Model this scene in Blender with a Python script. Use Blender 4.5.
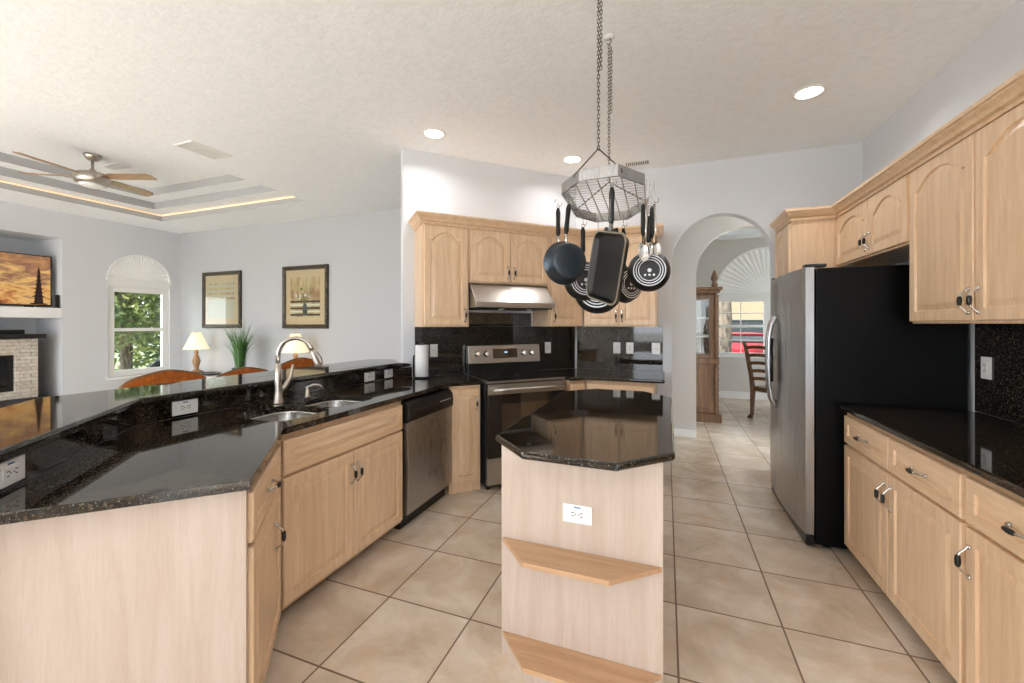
import bpy, math, random
from mathutils import Matrix, Vector
from mathutils.geometry import tessellate_polygon
R2 = math.sqrt(2.0)
scene = bpy.context.scene
for o in list(bpy.data.objects):
    bpy.data.objects.remove(o)

# ------------------------------------------------------------------ camera, world, sun, exposure
CAM_H = 1.39
cd = bpy.data.cameras.new('camera')
cam = bpy.data.objects.new('camera', cd)
scene.collection.objects.link(cam)
cam.location = (0, 0, CAM_H)
cam.rotation_euler = (math.radians(90), 0, math.radians(20.5))
cd.sensor_width = 36.0
cd.lens = 412.0 / 1024 * 36.0
cd.shift_y = -17.5 / 1024
cd.clip_start = 0.02
cd.clip_end = 200
scene.camera = cam

world = bpy.data.worlds.new('sky_world')
scene.world = world
world.use_nodes = True
wb = world.node_tree.nodes['Background']
wb.inputs[0].default_value = (0.86, 0.93, 1.0, 1)
_w = world.node_tree                      # sky boosted toward -Y to fill the rooms, softer elsewhere
_tc = _w.nodes.new('ShaderNodeTexCoord'); _sx = _w.nodes.new('ShaderNodeSeparateXYZ'); _mr = _w.nodes.new('ShaderNodeMapRange')
_w.links.new(_tc.outputs['Generated'], _sx.inputs[0]); _w.links.new(_sx.outputs[1], _mr.inputs[0])
_mr.inputs[1].default_value = 0.2; _mr.inputs[2].default_value = -0.8
_mr.inputs[3].default_value = 3.0; _mr.inputs[4].default_value = 7.5
_w.links.new(_mr.outputs[0], wb.inputs[1])

sd = bpy.data.lights.new('sun', 'SUN')
sd.energy = 22.0
sd.angle = math.radians(2)
sd.color = (0.94, 0.97, 1.0)
sun = bpy.data.objects.new('sun', sd)
scene.collection.objects.link(sun)
sun.rotation_euler = Vector((0.50, 0.80, -0.74)).to_track_quat('-Z', 'Y').to_euler()

vs = scene.view_settings
vs.view_transform = 'Standard'
vs.look = 'None'
vs.gamma = 1.0
vs.use_curve_mapping = False
vs.exposure = 0.14
scene.cycles.max_bounces = 10
scene.cycles.diffuse_bounces = 6
scene.cycles.glossy_bounces = 5
scene.cycles.transparent_max_bounces = 12
scene.cycles.caustics_reflective = False
scene.cycles.caustics_refractive = False
scene.cycles.sample_clamp_indirect = 6.0

# ------------------------------------------------------------------ materials
def lin(c):
    return tuple(((v / 255.0) / 12.92 if v / 255.0 <= 0.04045 else ((v / 255.0 + 0.055) / 1.055) ** 2.4) for v in c) + (1.0,)

def mat(name, rgb, rough=0.5, metal=0.0, spec=None, coat=0.0, emit=None, es=0.0):
    m = bpy.data.materials.new(name)
    m.use_nodes = True
    b = m.node_tree.nodes['Principled BSDF']
    b.inputs['Base Color'].default_value = lin(rgb)
    b.inputs['Roughness'].default_value = rough
    b.inputs['Metallic'].default_value = metal
    if spec is not None:
        b.inputs['Specular IOR Level'].default_value = spec
    b.inputs['Coat Weight'].default_value = coat
    b.inputs['Coat Roughness'].default_value = 0.08
    if emit:
        b.inputs['Emission Color'].default_value = lin(emit)
        b.inputs['Emission Strength'].default_value = es
    return m

class NT:
    def __init__(s, m):
        s.t = m.node_tree; s.b = s.t.nodes['Principled BSDF']
    def n(s, k, **kw):
        n = s.t.nodes.new(k)
        for a, v in kw.items():
            setattr(n, a, v)
        return n
    def l(s, a, b):
        s.t.links.new(a, b)
    def coords(s, sc=(1, 1, 1), kind='Object'):
        c = s.n('ShaderNodeTexCoord'); m = s.n('ShaderNodeMapping')
        m.inputs['Scale'].default_value = sc
        s.l(c.outputs[kind], m.inputs['Vector'])
        return m.outputs['Vector']
    def noise(s, vec, scale, detail=4, rough=0.55, dist=0.0):
        n = s.n('ShaderNodeTexNoise')
        n.inputs['Scale'].default_value = scale
        n.inputs['Detail'].default_value = detail
        n.inputs['Roughness'].default_value = rough
        n.inputs['Distortion'].default_value = dist
        s.l(vec, n.inputs['Vector'])
        return n.outputs['Fac']
    def ramp(s, fac, stops):
        r = s.n('ShaderNodeValToRGB')
        e = r.color_ramp.elements
        while len(e) < len(stops):
            e.new(0.5)
        for q, (p, c) in zip(e, stops):
            q.position = p; q.color = lin(c) if max(c) > 1 else tuple(c) + (1,)
        s.l(fac, r.inputs[0])
        return r.outputs[0]
    def math(s, op, a, b=None, c=None):
        n = s.n('ShaderNodeMath', operation=op)
        for i, v in enumerate((a, b, c)):
            if v is None: continue
            if isinstance(v, (int, float)): n.inputs[i].default_value = v
            else: s.l(v, n.inputs[i])
        return n.outputs[0]
    def mix(s, fac, a, b, bt='MIX'):
        n = s.n('ShaderNodeMix', data_type='RGBA', blend_type=bt)
        for k, v in ((0, fac), (6, a), (7, b)):
            if isinstance(v, (int, float)): n.inputs[k].default_value = v
            elif isinstance(v, tuple): n.inputs[k].default_value = v
            else: s.l(v, n.inputs[k])
        return n.outputs[2]
    def bump(s, h, strength, dist=0.01):
        n = s.n('ShaderNodeBump')
        n.inputs['Strength'].default_value = strength
        n.inputs['Distance'].default_value = dist
        s.l(h, n.inputs['Height'])
        s.l(n.outputs[0], s.b.inputs['Normal'])
    def color(s, c):
        s.l(c, s.b.inputs['Base Color'])

def wood(name, light, dark, axis='z', rough=0.35, fig=1.0, coat=0.15):
    m = mat(name, light, rough, coat=coat)
    t = NT(m)
    sc = {'z': (14, 14, 1.1), 'x': (1.1, 14, 14), 'y': (14, 1.1, 14)}[axis]
    f = t.noise(t.coords(sc), 2.2 * fig, 6, 0.6, 0.6)
    sc2 = tuple(v * 5 for v in sc)
    g = t.noise(t.coords(sc2), 3.0, 3, 0.7)
    f2 = t.math('ADD', t.math('MULTIPLY', f, 0.7), t.math('MULTIPLY', g, 0.3))
    t.color(t.ramp(f2, [(0.34, dark), (0.62, light)]))
    return m

MAPLE = wood('maple', (236, 206, 172), (216, 181, 143))
MAPLE_H = wood('maple_horizontal', (236, 206, 172), (216, 181, 143), 'x')
MAPLE_P = wood('pale_maple_panel', (202, 187, 174), (188, 169, 153), fig=0.8)
MAPLE_S = wood('maple_shelf', (202, 164, 128), (180, 140, 104), 'x')
CARCASS = wood('cabinet_edge', (204, 172, 138), (184, 150, 116))
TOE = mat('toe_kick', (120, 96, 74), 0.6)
ORANGE = wood('amber_wood', (196, 112, 40), (140, 66, 20), 'y', 0.3)
DWOOD = wood('carved_walnut', (136, 100, 68), (88, 60, 40), rough=0.45)
LAMPW = wood('turned_wood', (170, 130, 92), (120, 84, 56))
WALL = mat('wall_paint', (216, 219, 224), 0.7)
t = NT(WALL); t.bump(t.noise(t.coords(), 90, 3), 0.06, 0.004)
WALLF = mat('shaded_wall_paint', (188, 190, 192), 0.7)  # wall paint darkened, the family room's dimmer light put into its colour
WALLN = mat('warm_grey_wall_paint', (208, 204, 198), 0.7)
WALLL = mat('light_grey_wall_paint', (214, 216, 219), 0.7)
CEIL = mat('ceiling_paint', (226, 225, 222), 0.85)
t = NT(CEIL)
f = t.noise(t.coords(), 22, 5, 0.6)
t.color(t.ramp(f, [(0.3, (238, 242, 245)), (0.6, (244, 248, 251))]))
t.bump(t.noise(t.coords(), 38, 4, 0.6), 0.22, 0.01)
WHITE = mat('white_paint', (238, 238, 236), 0.45)
PLATE = mat('white_plastic', (240, 240, 238), 0.35)
SLOT = mat('dark_slot', (60, 60, 62), 0.5)
BLUE = mat('blue_mark', (60, 120, 170), 0.5)
BLACK = mat('black_plastic', (16, 16, 17), 0.3)
BLACKG = mat('black_glass', (8, 8, 9), 0.04, coat=1.0)
FRSIDE = mat('black_textured_steel', (6, 6, 7), 0.38, spec=0.15)
t = NT(FRSIDE); t.bump(t.noise(t.coords(), 420, 2), 0.25, 0.002)
CHROME = mat('chrome', (206, 202, 196), 0.12, 1.0)
NICKEL = mat('brushed_nickel', (190, 182, 172), 0.28, 1.0)
STEEL = mat('stainless_steel', (176, 176, 176), 0.3, 1.0)
t = NT(STEEL)
f = t.noise(t.coords((300, 300, 3)), 1.0, 3)
r_ = t.math('MULTIPLY_ADD', f, 0.14, 0.22); t.l(r_, t.b.inputs['Roughness'])
t.bump(t.noise(t.coords((2.2, 2.2, 0.5)), 1.6, 2), 0.05, 0.05)
STEELH = mat('stainless_horizontal', (186, 182, 176), 0.3, 1.0)
t = NT(STEELH)
f = t.noise(t.coords((3, 300, 300)), 1.0, 3)
r_ = t.math('MULTIPLY_ADD', f, 0.06, 0.3); t.l(r_, t.b.inputs['Roughness'])
SINKST = mat('sink_steel', (196, 194, 190), 0.22, 1.0)
PANBLUE = mat('anodised_grey', (62, 70, 78), 0.28, 0.7)
NONSTICK = mat('nonstick_black', (26, 24, 24), 0.38)
RIMTAN = mat('pan_rim', (168, 160, 146), 0.3, 0.8)
RINGW = mat('pan_ring_silver', (226, 230, 232), 0.3, 0.2)
RUBBER = mat('black_rubber', (14, 14, 14), 0.5)
GREYG = mat('grey_grip', (120, 122, 124), 0.4)
PAPER = mat('paper_towel', (240, 240, 240), 0.9)
t = NT(PAPER); t.bump(t.noise(t.coords(), 160, 2), 0.3, 0.003)
LED = mat('lamp_lens', (255, 255, 255), 0.5, emit=(255, 246, 232), es=7.0)
WARM = mat('warm_strip', (255, 230, 200), 0.5, emit=(255, 214, 170), es=0.45)
GREEN = mat('grass_green', (70, 120, 48), 0.5)
LEAF = mat('leaf_green', (84, 108, 44), 0.5)
t = NT(LEAF)
f = t.noise(t.coords(), 1.3, 4)
t.color(t.ramp(f, [(0.35, (40, 56, 26)), (0.52, (82, 96, 44)), (0.68, (150, 146, 84))]))
LEAF2 = mat('leaf_green_dark', (50, 80, 44), 0.5)
BARK = mat('bark', (120, 104, 88), 0.9)
t = NT(BARK)
f = t.noise(t.coords((6, 6, 2)), 3, 5)
t.color(t.ramp(f, [(0.35, (34, 28, 23)), (0.6, (88, 76, 62))]))
LAWN = mat('lawn', (96, 110, 70), 0.9)
STUCCO = mat('beige_stucco', (98, 84, 64), 0.9)
CARB = mat('navy_car_paint', (34, 46, 62), 0.15, coat=1.0)
CARR = mat('red_car_paint', (130, 14, 22), 0.3)
CARK = mat('black_car_paint', (10, 11, 12), 0.5)
CARGL = mat('car_glass', (12, 15, 17), 0.25, spec=0.3)
TYRE = mat('tyre', (20, 20, 20), 0.8)

GRAN = mat('dark_granite', (16, 14, 12), 0.045, spec=0.6)
t = NT(GRAN)
v = t.coords()
v1 = t.n('ShaderNodeTexVoronoi'); v1.inputs['Scale'].default_value = 380; t.l(v, v1.inputs['Vector'])
n1 = t.noise(v, 95, 5, 0.7)
n2 = t.noise(v, 300, 3, 0.6)
a_ = t.ramp(n1, [(0.43, (8, 8, 7)), (0.54, (27, 23, 18)), (0.66, (86, 70, 50)), (0.80, (124, 106, 80))])
vc = t.n('ShaderNodeSeparateColor'); t.l(v1.outputs['Color'], vc.inputs[0])
spark = t.math('GREATER_THAN', vc.outputs[0], 0.98)
c1 = t.mix(spark, a_, lin((120, 124, 122)))
fl = t.math('GREATER_THAN', n2, 0.65)
c2 = t.mix(fl, c1, lin((128, 106, 76)))
t.color(c2)
EDGE = GRAN

FLOOR = mat('floor_tile', (218, 202, 184), 0.3)
t = NT(FLOOR)
co = t.n('ShaderNodeTexCoord'); sp = t.n('ShaderNodeSeparateXYZ'); t.l(co.outputs['Object'], sp.inputs[0])
xs = t.math('SUBTRACT', sp.outputs[0], 0.046); ys = t.math('SUBTRACT', sp.outputs[1], 0.382)
dx = t.math('PINGPONG', xs, 0.2275); dy = t.math('PINGPONG', ys, 0.2275)
d = t.math('MINIMUM', dx, dy)
grout = t.math('LESS_THAN', d, 0.0040)
ix = t.math('FLOOR', t.math('DIVIDE', xs, 0.455)); iy = t.math('FLOOR', t.math('DIVIDE', ys, 0.455))
cv = t.n('ShaderNodeCombineXYZ'); t.l(ix, cv.inputs[0]); t.l(iy, cv.inputs[1])
wn = t.n('ShaderNodeTexWhiteNoise', noise_dimensions='2D'); t.l(cv.outputs[0], wn.inputs['Vector'])
sh = t.n('ShaderNodeVectorMath', operation='MULTIPLY_ADD'); t.l(wn.outputs['Color'], sh.inputs[0]); sh.inputs[1].default_value = (9, 9, 9); t.l(co.outputs['Object'], sh.inputs[2])
f1 = t.noise(sh.outputs[0], 3.4, 7, 0.62, 0.5)
base = t.ramp(f1, [(0.3, (194, 174, 150)), (0.48, (213, 197, 177)), (0.68, (231, 219, 203))])
f3 = t.noise(sh.outputs[0], 7, 4, 0.6)
base = t.mix(t.ramp(f3, [(0.50, (0, 0, 0)), (0.72, (0.5, 0.5, 0.5))]), base, lin((212, 182, 146)))
t.color(t.mix(grout, base, lin((122, 100, 80))))
rr = t.math('MULTIPLY_ADD', grout, 0.5, 0.27); t.l(rr, t.b.inputs['Roughness'])
hh = t.math('ADD', t.math('MULTIPLY', grout, -1.0), t.math('MULTIPLY', f1, 0.25))
t.bump(hh, 0.25, 0.004)

STONE = mat('stacked_stone', (200, 190, 176), 0.85)
t = NT(STONE)
br = t.n('ShaderNodeTexBrick'); mp = t.n('ShaderNodeMapping'); co = t.n('ShaderNodeTexCoord')
sp = t.n('ShaderNodeSeparateXYZ'); cb = t.n('ShaderNodeCombineXYZ')
t.l(co.outputs['Object'], sp.inputs[0]); t.l(sp.outputs[1], cb.inputs[0]); t.l(sp.outputs[2], cb.inputs[1])
t.l(cb.outputs[0], br.inputs['Vector'])
br.inputs['Scale'].default_value = 1.0; br.inputs['Brick Width'].default_value = 0.21; br.inputs['Row Height'].default_value = 0.048
br.inputs['Mortar Size'].default_value = 0.004; br.offset_frequency = 2
br.inputs['Color1'].default_value = lin((214, 206, 194)); br.inputs['Color2'].default_value = lin((184, 170, 152)); br.inputs['Mortar'].default_value = lin((140, 128, 114))
f = t.noise(co.outputs['Object'], 25, 4)
t.color(t.mix(0.35, br.outputs['Color'], t.ramp(f, [(0.3, (150, 130, 108)), (0.65, (236, 232, 224))])))
t.bump(f, 0.6, 0.02)

GLASS = bpy.data.materials.new('window_glass'); GLASS.use_nodes = True
nt = GLASS.node_tree; nt.nodes.remove(nt.nodes['Principled BSDF'])
tr = nt.nodes.new('ShaderNodeBsdfTransparent'); gl = nt.nodes.new('ShaderNodeBsdfGlossy'); gl.inputs['Roughness'].default_value = 0.02
lw = nt.nodes.new('ShaderNodeLayerWeight'); lw.inputs[0].default_value = 0.5; pw = nt.nodes.new('ShaderNodeMath'); pw.operation = 'POWER'; pw.inputs[1].default_value = 5.0; fr = nt.nodes.new('ShaderNodeMath'); fr.operation = 'MULTIPLY_ADD'; fr.inputs[1].default_value = 0.95; fr.inputs[2].default_value = 0.03; nt.links.new(lw.outputs['Facing'], pw.inputs[0]); nt.links.new(pw.outputs[0], fr.inputs[0]); mx = nt.nodes.new('ShaderNodeMixShader')
tr.inputs[0].default_value = (0.95, 0.97, 0.96, 1)
nt.links.new(fr.outputs[0], mx.inputs[0]); nt.links.new(tr.outputs[0], mx.inputs[1]); nt.links.new(gl.outputs[0], mx.inputs[2])
nt.links.new(mx.outputs[0], nt.nodes['Material Output'].inputs[0])

SHADE = mat('lamp_shade_fabric', (250, 236, 210), 0.9, emit=(255, 226, 178), es=0.75)
PLEAT = mat('pleated_shade', (246, 246, 244), 0.8)
PLEAT.node_tree.nodes['Principled BSDF'].inputs['Transmission Weight'].default_value = 0.0

SCREEN = mat('sunset_screen', (200, 120, 60), 0.25)
t = NT(SCREEN)
co = t.n('ShaderNodeTexCoord'); sp = t.n('ShaderNodeSeparateXYZ'); t.l(co.outputs['Object'], sp.inputs[0])
f = t.noise(t.coords((1, 3.2, 9)), 1.0, 6, 0.6, 0.8)
g = t.math('ADD', t.math('MULTIPLY', t.math('SUBTRACT', sp.outputs[2], 0.02), 0.55), f)
cc = t.ramp(g, [(0.36, (96, 52, 36)), (0.5, (196, 118, 62)), (0.62, (246, 196, 120)), (0.78, (150, 104, 84)), (0.95, (206, 150, 96))])
t.color((t.mix(1.0, cc, (0.02, 0.02, 0.02, 1), 'MULTIPLY')))
t.l(cc, t.b.inputs['Emission Color']); t.b.inputs['Emission Strength'].default_value = 0.75
SILH = mat('dark_silhouette', (44, 20, 16), 0.4)

FRAME = mat('carved_dark_frame', (52, 42, 34), 0.35, 0.3)
t = NT(FRAME)
f = t.noise(t.coords(), 60, 3, 0.6)
t.color(t.ramp(f, [(0.5, (34, 27, 22)), (0.68, (140, 118, 90))]))
t.bump(f, 0.6, 0.01)
MATB = mat('tan_mat_board', (214, 188, 152), 0.6)
MATW = mat('pale_print', (198, 190, 170), 0.5)
ARTBG = mat('art_background', (206, 180, 136), 0.6)
t = NT(ARTBG); f = t.noise(t.coords((3, 1, 1)), 3, 4); t.color(t.ramp(f, [(0.35, (170, 124, 88)), (0.6, (214, 196, 150))]))
ARTD = mat('art_dark', (54, 40, 36), 0.6)
ARTW = mat('art_white', (232, 226, 210), 0.6)
ARTG = mat('art_green', (110, 112, 70), 0.6)
ARTV = mat('art_vase', (96, 100, 92), 0.6)
ARTP = mat('art_pink', (206, 140, 120), 0.6)

# ------------------------------------------------------------------ mesh helper
class M:
    def __init__(s, xf=None):
        s.v = []; s.f = []; s.xf = xf or Matrix.Identity(4)
    def add(s, verts, faces, mi=0, smooth=False):
        b = len(s.v)
        for p in verts:
            s.v.append(s.xf @ Vector(p))
        for q in faces:
            s.f.append((tuple(b + i for i in q), mi, smooth))
    def box(s, x0, x1, y0, y1, z0, z1, mi=0):
        s.add([(x0, y0, z0), (x1, y0, z0), (x1, y1, z0), (x0, y1, z0), (x0, y0, z1), (x1, y0, z1), (x1, y1, z1), (x0, y1, z1)],
              [(0, 3, 2, 1), (4, 5, 6, 7), (0, 1, 5, 4), (1, 2, 6, 5), (2, 3, 7, 6), (3, 0, 4, 7)], mi)
        return s
    def prism(s, pts, a, b, plane='xy', mi=0, holes=(), smooth=False):
        def P(p, h):
            return {'xy': (p[0], p[1], h), 'xz': (p[0], h, p[1]), 'yz': (h, p[0], p[1])}[plane]
        loops = [list(pts)] + [list(h) for h in holes]
        flat = [p for l in loops for p in l]
        tris = tessellate_polygon([[Vector((p[0], p[1], 0)) for p in l] for l in loops])
        n = len(flat)
        vs_ = [P(p, a) for p in flat] + [P(p, b) for p in flat]
        fs = [tuple(q) for q in tris] + [tuple(n + i for i in q) for q in tris]
        s.add(vs_, fs, mi)
        k = 0; b0 = len(s.v) - 2 * n
        for l in loops:
            m_ = len(l)
            for i in range(m_):
                j = (i + 1) % m_
                s.f.append(((b0 + k + i, b0 + k + j, b0 + n + k + j, b0 + n + k + i), mi, smooth))
            k += m_
        return s
    def loft(s, rings, mi=0, smooth=True, cap0=True, cap1=True, closed=True, mis=None):
        n = len(rings[0]); vs_ = [p for r in rings for p in r]; b = len(s.v)
        s.add(vs_, [], mi)
        for k in range(len(rings) - 1):
            m_ = mis[k] if mis else mi
            for i in range(n if closed else n - 1):
                j = (i + 1) % n
                s.f.append(((b + k * n + i, b + k * n + j, b + (k + 1) * n + j, b + (k + 1) * n + i), m_, smooth))
        if cap0: s.f.append((tuple(b + i for i in range(n))[::-1], mis[0] if mis else mi, False))
        if cap1: s.f.append((tuple(b + (len(rings) - 1) * n + i for i in range(n)), mis[-1] if mis else mi, False))
        return s
    def lathe(s, prof, seg=24, mi=0, xf=None, mis=None, smooth=True, sx=1.0, sy=1.0):
        rings = []
        for r, z in prof:
            rings.append([(sx * r * math.cos(2 * math.pi * i / seg), sy * r * math.sin(2 * math.pi * i / seg), z) for i in range(seg)])
        old = s.xf
        if xf is not None: s.xf = old @ xf
        s.loft(rings, mi, smooth, True, True, True, mis)
        s.xf = old
        return s
    def tube(s, pts, r, seg=8, mi=0, closed=False):
        pts = [Vector(p) for p in pts]; n = len(pts); rings = []
        rs = r if isinstance(r, (list, tuple)) else [r] * n
        up = Vector((0, 0, 1)); prev = None
        for i, p in enumerate(pts):
            if closed: d_ = pts[(i + 1) % n] - pts[i - 1]
            else: d_ = pts[min(i + 1, n - 1)] - pts[max(i - 1, 0)]
            if d_.length < 1e-9: d_ = Vector((0, 0, 1))
            d_.normalize()
            if prev is None:
                a = d_.cross(up)
                if a.length < 1e-3: a = d_.cross(Vector((0, 1, 0)))
            else:
                a = prev - d_ * prev.dot(d_)
                if a.length < 1e-4: a = d_.cross(up)
            a.normalize(); prev = a; b = d_.cross(a)
            rings.append([tuple(p + (a * math.cos(2 * math.pi * k / seg) + b * math.sin(2 * math.pi * k / seg)) * rs[i]) for k in range(seg)])
        if closed: rings.append(rings[0])
        s.loft(rings, mi, True, not closed, not closed)
        return s
    def build(s, name, mats, parent=None, bevel=0, seg=2, recalc=True):
        me = bpy.data.meshes.new(name)
        me.from_pydata([tuple(p) for p in s.v], [], [q[0] for q in s.f])
        for m_ in (mats if isinstance(mats, (list, tuple)) else [mats]):
            me.materials.append(m_)
        for p, q in zip(me.polygons, s.f):
            p.material_index = q[1]; p.use_smooth = q[2]
        if recalc:
            import bmesh
            bm = bmesh.new(); bm.from_mesh(me)
            bmesh.ops.recalc_face_normals(bm, faces=bm.faces)
            bm.to_mesh(me); bm.free()
        me.update()
        o = bpy.data.objects.new(name, me)
        scene.collection.objects.link(o)
        if parent is not None: o.parent = parent
        if bevel:
            bv = o.modifiers.new('bevel', 'BEVEL'); bv.width = bevel; bv.segments = seg; bv.limit_method = 'ANGLE'; bv.angle_limit = math.radians(40)
            bv.harden_normals = False
        return o

def T(x=0, y=0, z=0, rx=0, ry=0, rz=0):
    return Matrix.Translation((x, y, z)) @ Matrix.Rotation(math.radians(rz), 4, 'Z') @ Matrix.Rotation(math.radians(ry), 4, 'Y') @ Matrix.Rotation(math.radians(rx), 4, 'X')

def tag(o, label=None, cat=None, group=None, kind=None):
    if label: o['label'] = label
    if cat: o['category'] = cat
    if group: o['group'] = group
    if kind: o['kind'] = kind
    return o

def thing(name, label, cat, loc=(0, 0, 0), rz=0, group=None):
    o = bpy.data.objects.new(name, None)
    o.empty_display_size = 0.05
    scene.collection.objects.link(o)
    o.location = loc; o.rotation_euler = (0, 0, math.radians(rz))
    return tag(o, label, cat, group)

def dup(root, loc, rz, label):
    r = root.copy(); scene.collection.objects.link(r)
    r.location = loc; r.rotation_euler = (0, 0, math.radians(rz)); r['label'] = label
    def rec(a, b):
        for ch in list(a.children):
            if ch.name in done: continue
            c = ch.copy(); scene.collection.objects.link(c); c.parent = b; done.add(c.name)
            rec(ch, c)
    done = set()
    rec(root, r)
    return r

def struct(m, name, mats, **k):
    return tag(m.build(name, mats, **k), kind='structure')

def sc(s, c):                     # point on the diagonal range wall: s along it, c = x - y
    return ((s * R2 + c) / 2, (s * R2 - c) / 2)

CH = 2.97                         # ceiling height

# ------------------------------------------------------------------ room shell
m = M(); m.box(-9.0, 4.2, -4.0, 8.77, -0.06, 0)
struct(m, 'floor', FLOOR)

m = M()
m.box(-9.0, -7.26, -4, 4.86, CH, CH + 0.5)
m.box(-7.26, -4.32, -4, -0.6, CH, CH + 0.5)
m.box(-7.26, -4.32, 4.05, 4.86, CH, CH + 0.5)
m.box(-4.32, 1.72, -4, 4.42, CH, CH + 0.5)
m.box(-4.32, 4.2, 4.42, 6.2, CH, CH + 0.5)
m.box(0.0, 0.75, 6.2, 8.77, CH, CH + 0.5)
m.box(3.2, 4.2, 6.2, 8.77, CH, CH + 0.5)
m.box(0.75, 3.2, 8.2, 8.77, CH, CH + 0.5)
m.box(0.75, 3.2, 6.2, 8.2, CH + 0.16, CH + 0.5)
# stepped tray over the family room
for k in range(1, 4):
    i0, i1 = 0.22 * (k - 1), 0.22 * k
    z = CH + 0.1 * k
    X0, X1, Y0, Y1 = -7.26, -4.32, -0.6, 4.05
    if k < 3:
        m.box(X0 + i0, X0 + i1, Y0 + i0, Y1 - i0, z, CH + 0.5)
        m.box(X1 - i1, X1 - i0, Y0 + i0, Y1 - i0, z, CH + 0.5)
        m.box(X0 + i1, X1 - i1, Y0 + i0, Y0 + i1, z, CH + 0.5)
        m.box(X0 + i1, X1 - i1, Y1 - i1, Y1 - i0, z, CH + 0.5)
    else:
        m.box(X0 + i0, X1 - i0, Y0 + i0, Y1 - i0, z, CH + 0.5)
struct(m, 'ceiling', CEIL)
# tray step risers, their shade put into a grey facing
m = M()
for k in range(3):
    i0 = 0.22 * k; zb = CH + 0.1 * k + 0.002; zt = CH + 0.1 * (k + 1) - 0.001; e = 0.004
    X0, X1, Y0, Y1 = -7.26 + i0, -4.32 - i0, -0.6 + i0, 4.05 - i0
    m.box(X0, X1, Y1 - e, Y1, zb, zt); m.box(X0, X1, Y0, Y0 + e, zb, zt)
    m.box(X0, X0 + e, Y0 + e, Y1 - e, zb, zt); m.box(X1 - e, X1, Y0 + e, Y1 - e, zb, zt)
struct(m, 'trim_riser_shade', mat('riser_shade_grey', (176, 177, 177), 0.8))

m = M(); m.box(1.60, 1.72, -4, 4.54, 0, CH); struct(m, 'wall_right', WALL)

def arc(cx, cz, r, n=28):
    return [(cx - r * math.cos(math.pi * i / n), cz + r * math.sin(math.pi * i / n)) for i in range(n + 1)]

def arch_wall(m, u0, u1, a, b, sill, zs, lo, hi, plane, H=CH):
    r = (b - a) / 2
    def bx(p0, p1, z0, z1):
        m.prism([(p0, z0), (p1, z0), (p1, z1), (p0, z1)], lo, hi, plane)
    bx(u0, a, 0, H); bx(b, u1, 0, H)
    if sill > 0: bx(a, b, 0, sill)
    m.prism(arc((a + b) / 2, zs, r) + [(b, H), (a, H)], lo, hi, plane)

m = M(); arch_wall(m, -0.91, 1.60, 0.055, 0.93, 0, 2.02, 4.42, 4.54, 'xz'); struct(m, 'wall_back', WALL)
p0, p1 = sc(0.644, -5.33), (-0.91, 4.42)
q0, q1 = sc(0.644, -5.50), (-0.91 - 0.07, 4.54)
m = M(); m.prism([p0, p1, q1, q0], 0, CH); struct(m, 'wall_range', WALL)
m = M(); m.box(-8.10, -1.05, 4.74, 4.86, 0, CH); struct(m, 'wall_family_back', WALLF)
m = M()
m.box(-8.10, -7.98, -4, 1.40, 0, CH)
m.box(-8.80, -7.98, 1.40, 3.22, 2.603, CH)
m.box(-8.80, -8.68, 1.28, 3.34, 0, 2.603)
m.box(-8.68, -8.0, 1.28, 1.40, 0, 2.603)
m.box(-8.68, -8.10, 3.22, 3.34, 0, 2.603)
arch_wall(m, 3.22, 4.74, 3.73, 4.57, 0.57, 2.06, -8.10, -7.98, 'yz')
struct(m, 'wall_left', WALLL)
m = M(); m.box(-8.68, -7.98, 1.40, 3.22, 1.475, 1.616)
struct(m, 'trim_1', WHITE, bevel=0.004)
m = M()
m.box(-2.6, -0.85, -3.32, -3.2, 0, CH); m.box(-0.05, 0.75, -3.32, -3.2, 0, CH); m.box(0.75, 1.5, -3.32, -3.2, 2.4, CH); m.box(1.5, 1.60, -3.32, -3.2, 0, CH); m.box(-7.98, -2.6, -3.32, -3.2, 2.4, CH); m.box(-0.85, -0.05, -3.32, -3.2, 0, 0.9); m.box(-0.85, -0.05, -3.32, -3.2, 2.1, CH)
struct(m, 'wall_rear', WALL)
m = M(); arch_wall(m, -1.05, 4.0, 0.345, 1.42, 0, 2.0, 5.50, 5.62, 'xz'); struct(m, 'wall_hall', WALLN)
m = M(); m.box(0.08, 0.20, 5.62, 8.65, 0, CH); m.box(-1.17, -1.05, 4.5, 5.62, 0, CH); struct(m, 'wall_dining_side', WALLN)
m = M(); arch_wall(m, 0.08, 4.2, 0.88, 2.58, 0.80, 1.95, 8.65, 8.77, 'xz'); struct(m, 'wall_dining_back', WALLN)
m = M(); m.box(4.0, 4.12, 4.5, 5.9, 0, CH); m.box(4.0, 4.12, 5.9, 8.0, 2.3, CH); m.box(4.0, 4.12, 8.0, 8.65, 0, CH); struct(m, 'wall_dining_right', WALLN)
m = M()
m.box(-1.05, 0.345, 5.485, 5.50, 0, 0.09); struct(m, 'baseboard_hall', WHITE, bevel=0.004)
m = M(); m.box(0.345, 1.42, 0, 0, 0, 0) if False else None
m.box(0.20, 4.0, 8.632, 8.65, 0, 0.13); struct(m, 'baseboard_dining', WHITE, bevel=0.004)
m = M(); m.box(-7.98, -1.2, 4.725, 4.74, 0, 0.1); struct(m, 'baseboard_family', WHITE, bevel=0.004)
# half wall carrying the raised bar
m = M()
m.prism([(-2.285, 3.05), (-2.347, 1.182), (-1.652, 0.441), (-1.74, 0.358), (-2.465, 1.132), (-2.405, 3.05)], 0, 1.001)
m.prism([(-2.405, 3.05), (-2.285, 3.05), sc(0.69, -5.332), sc(0.644, -5.332), sc(0.642, -5.50), (-2.405, 3.15)], 0, 1.001)
struct(m, 'wall_peninsula', WALL)

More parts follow.
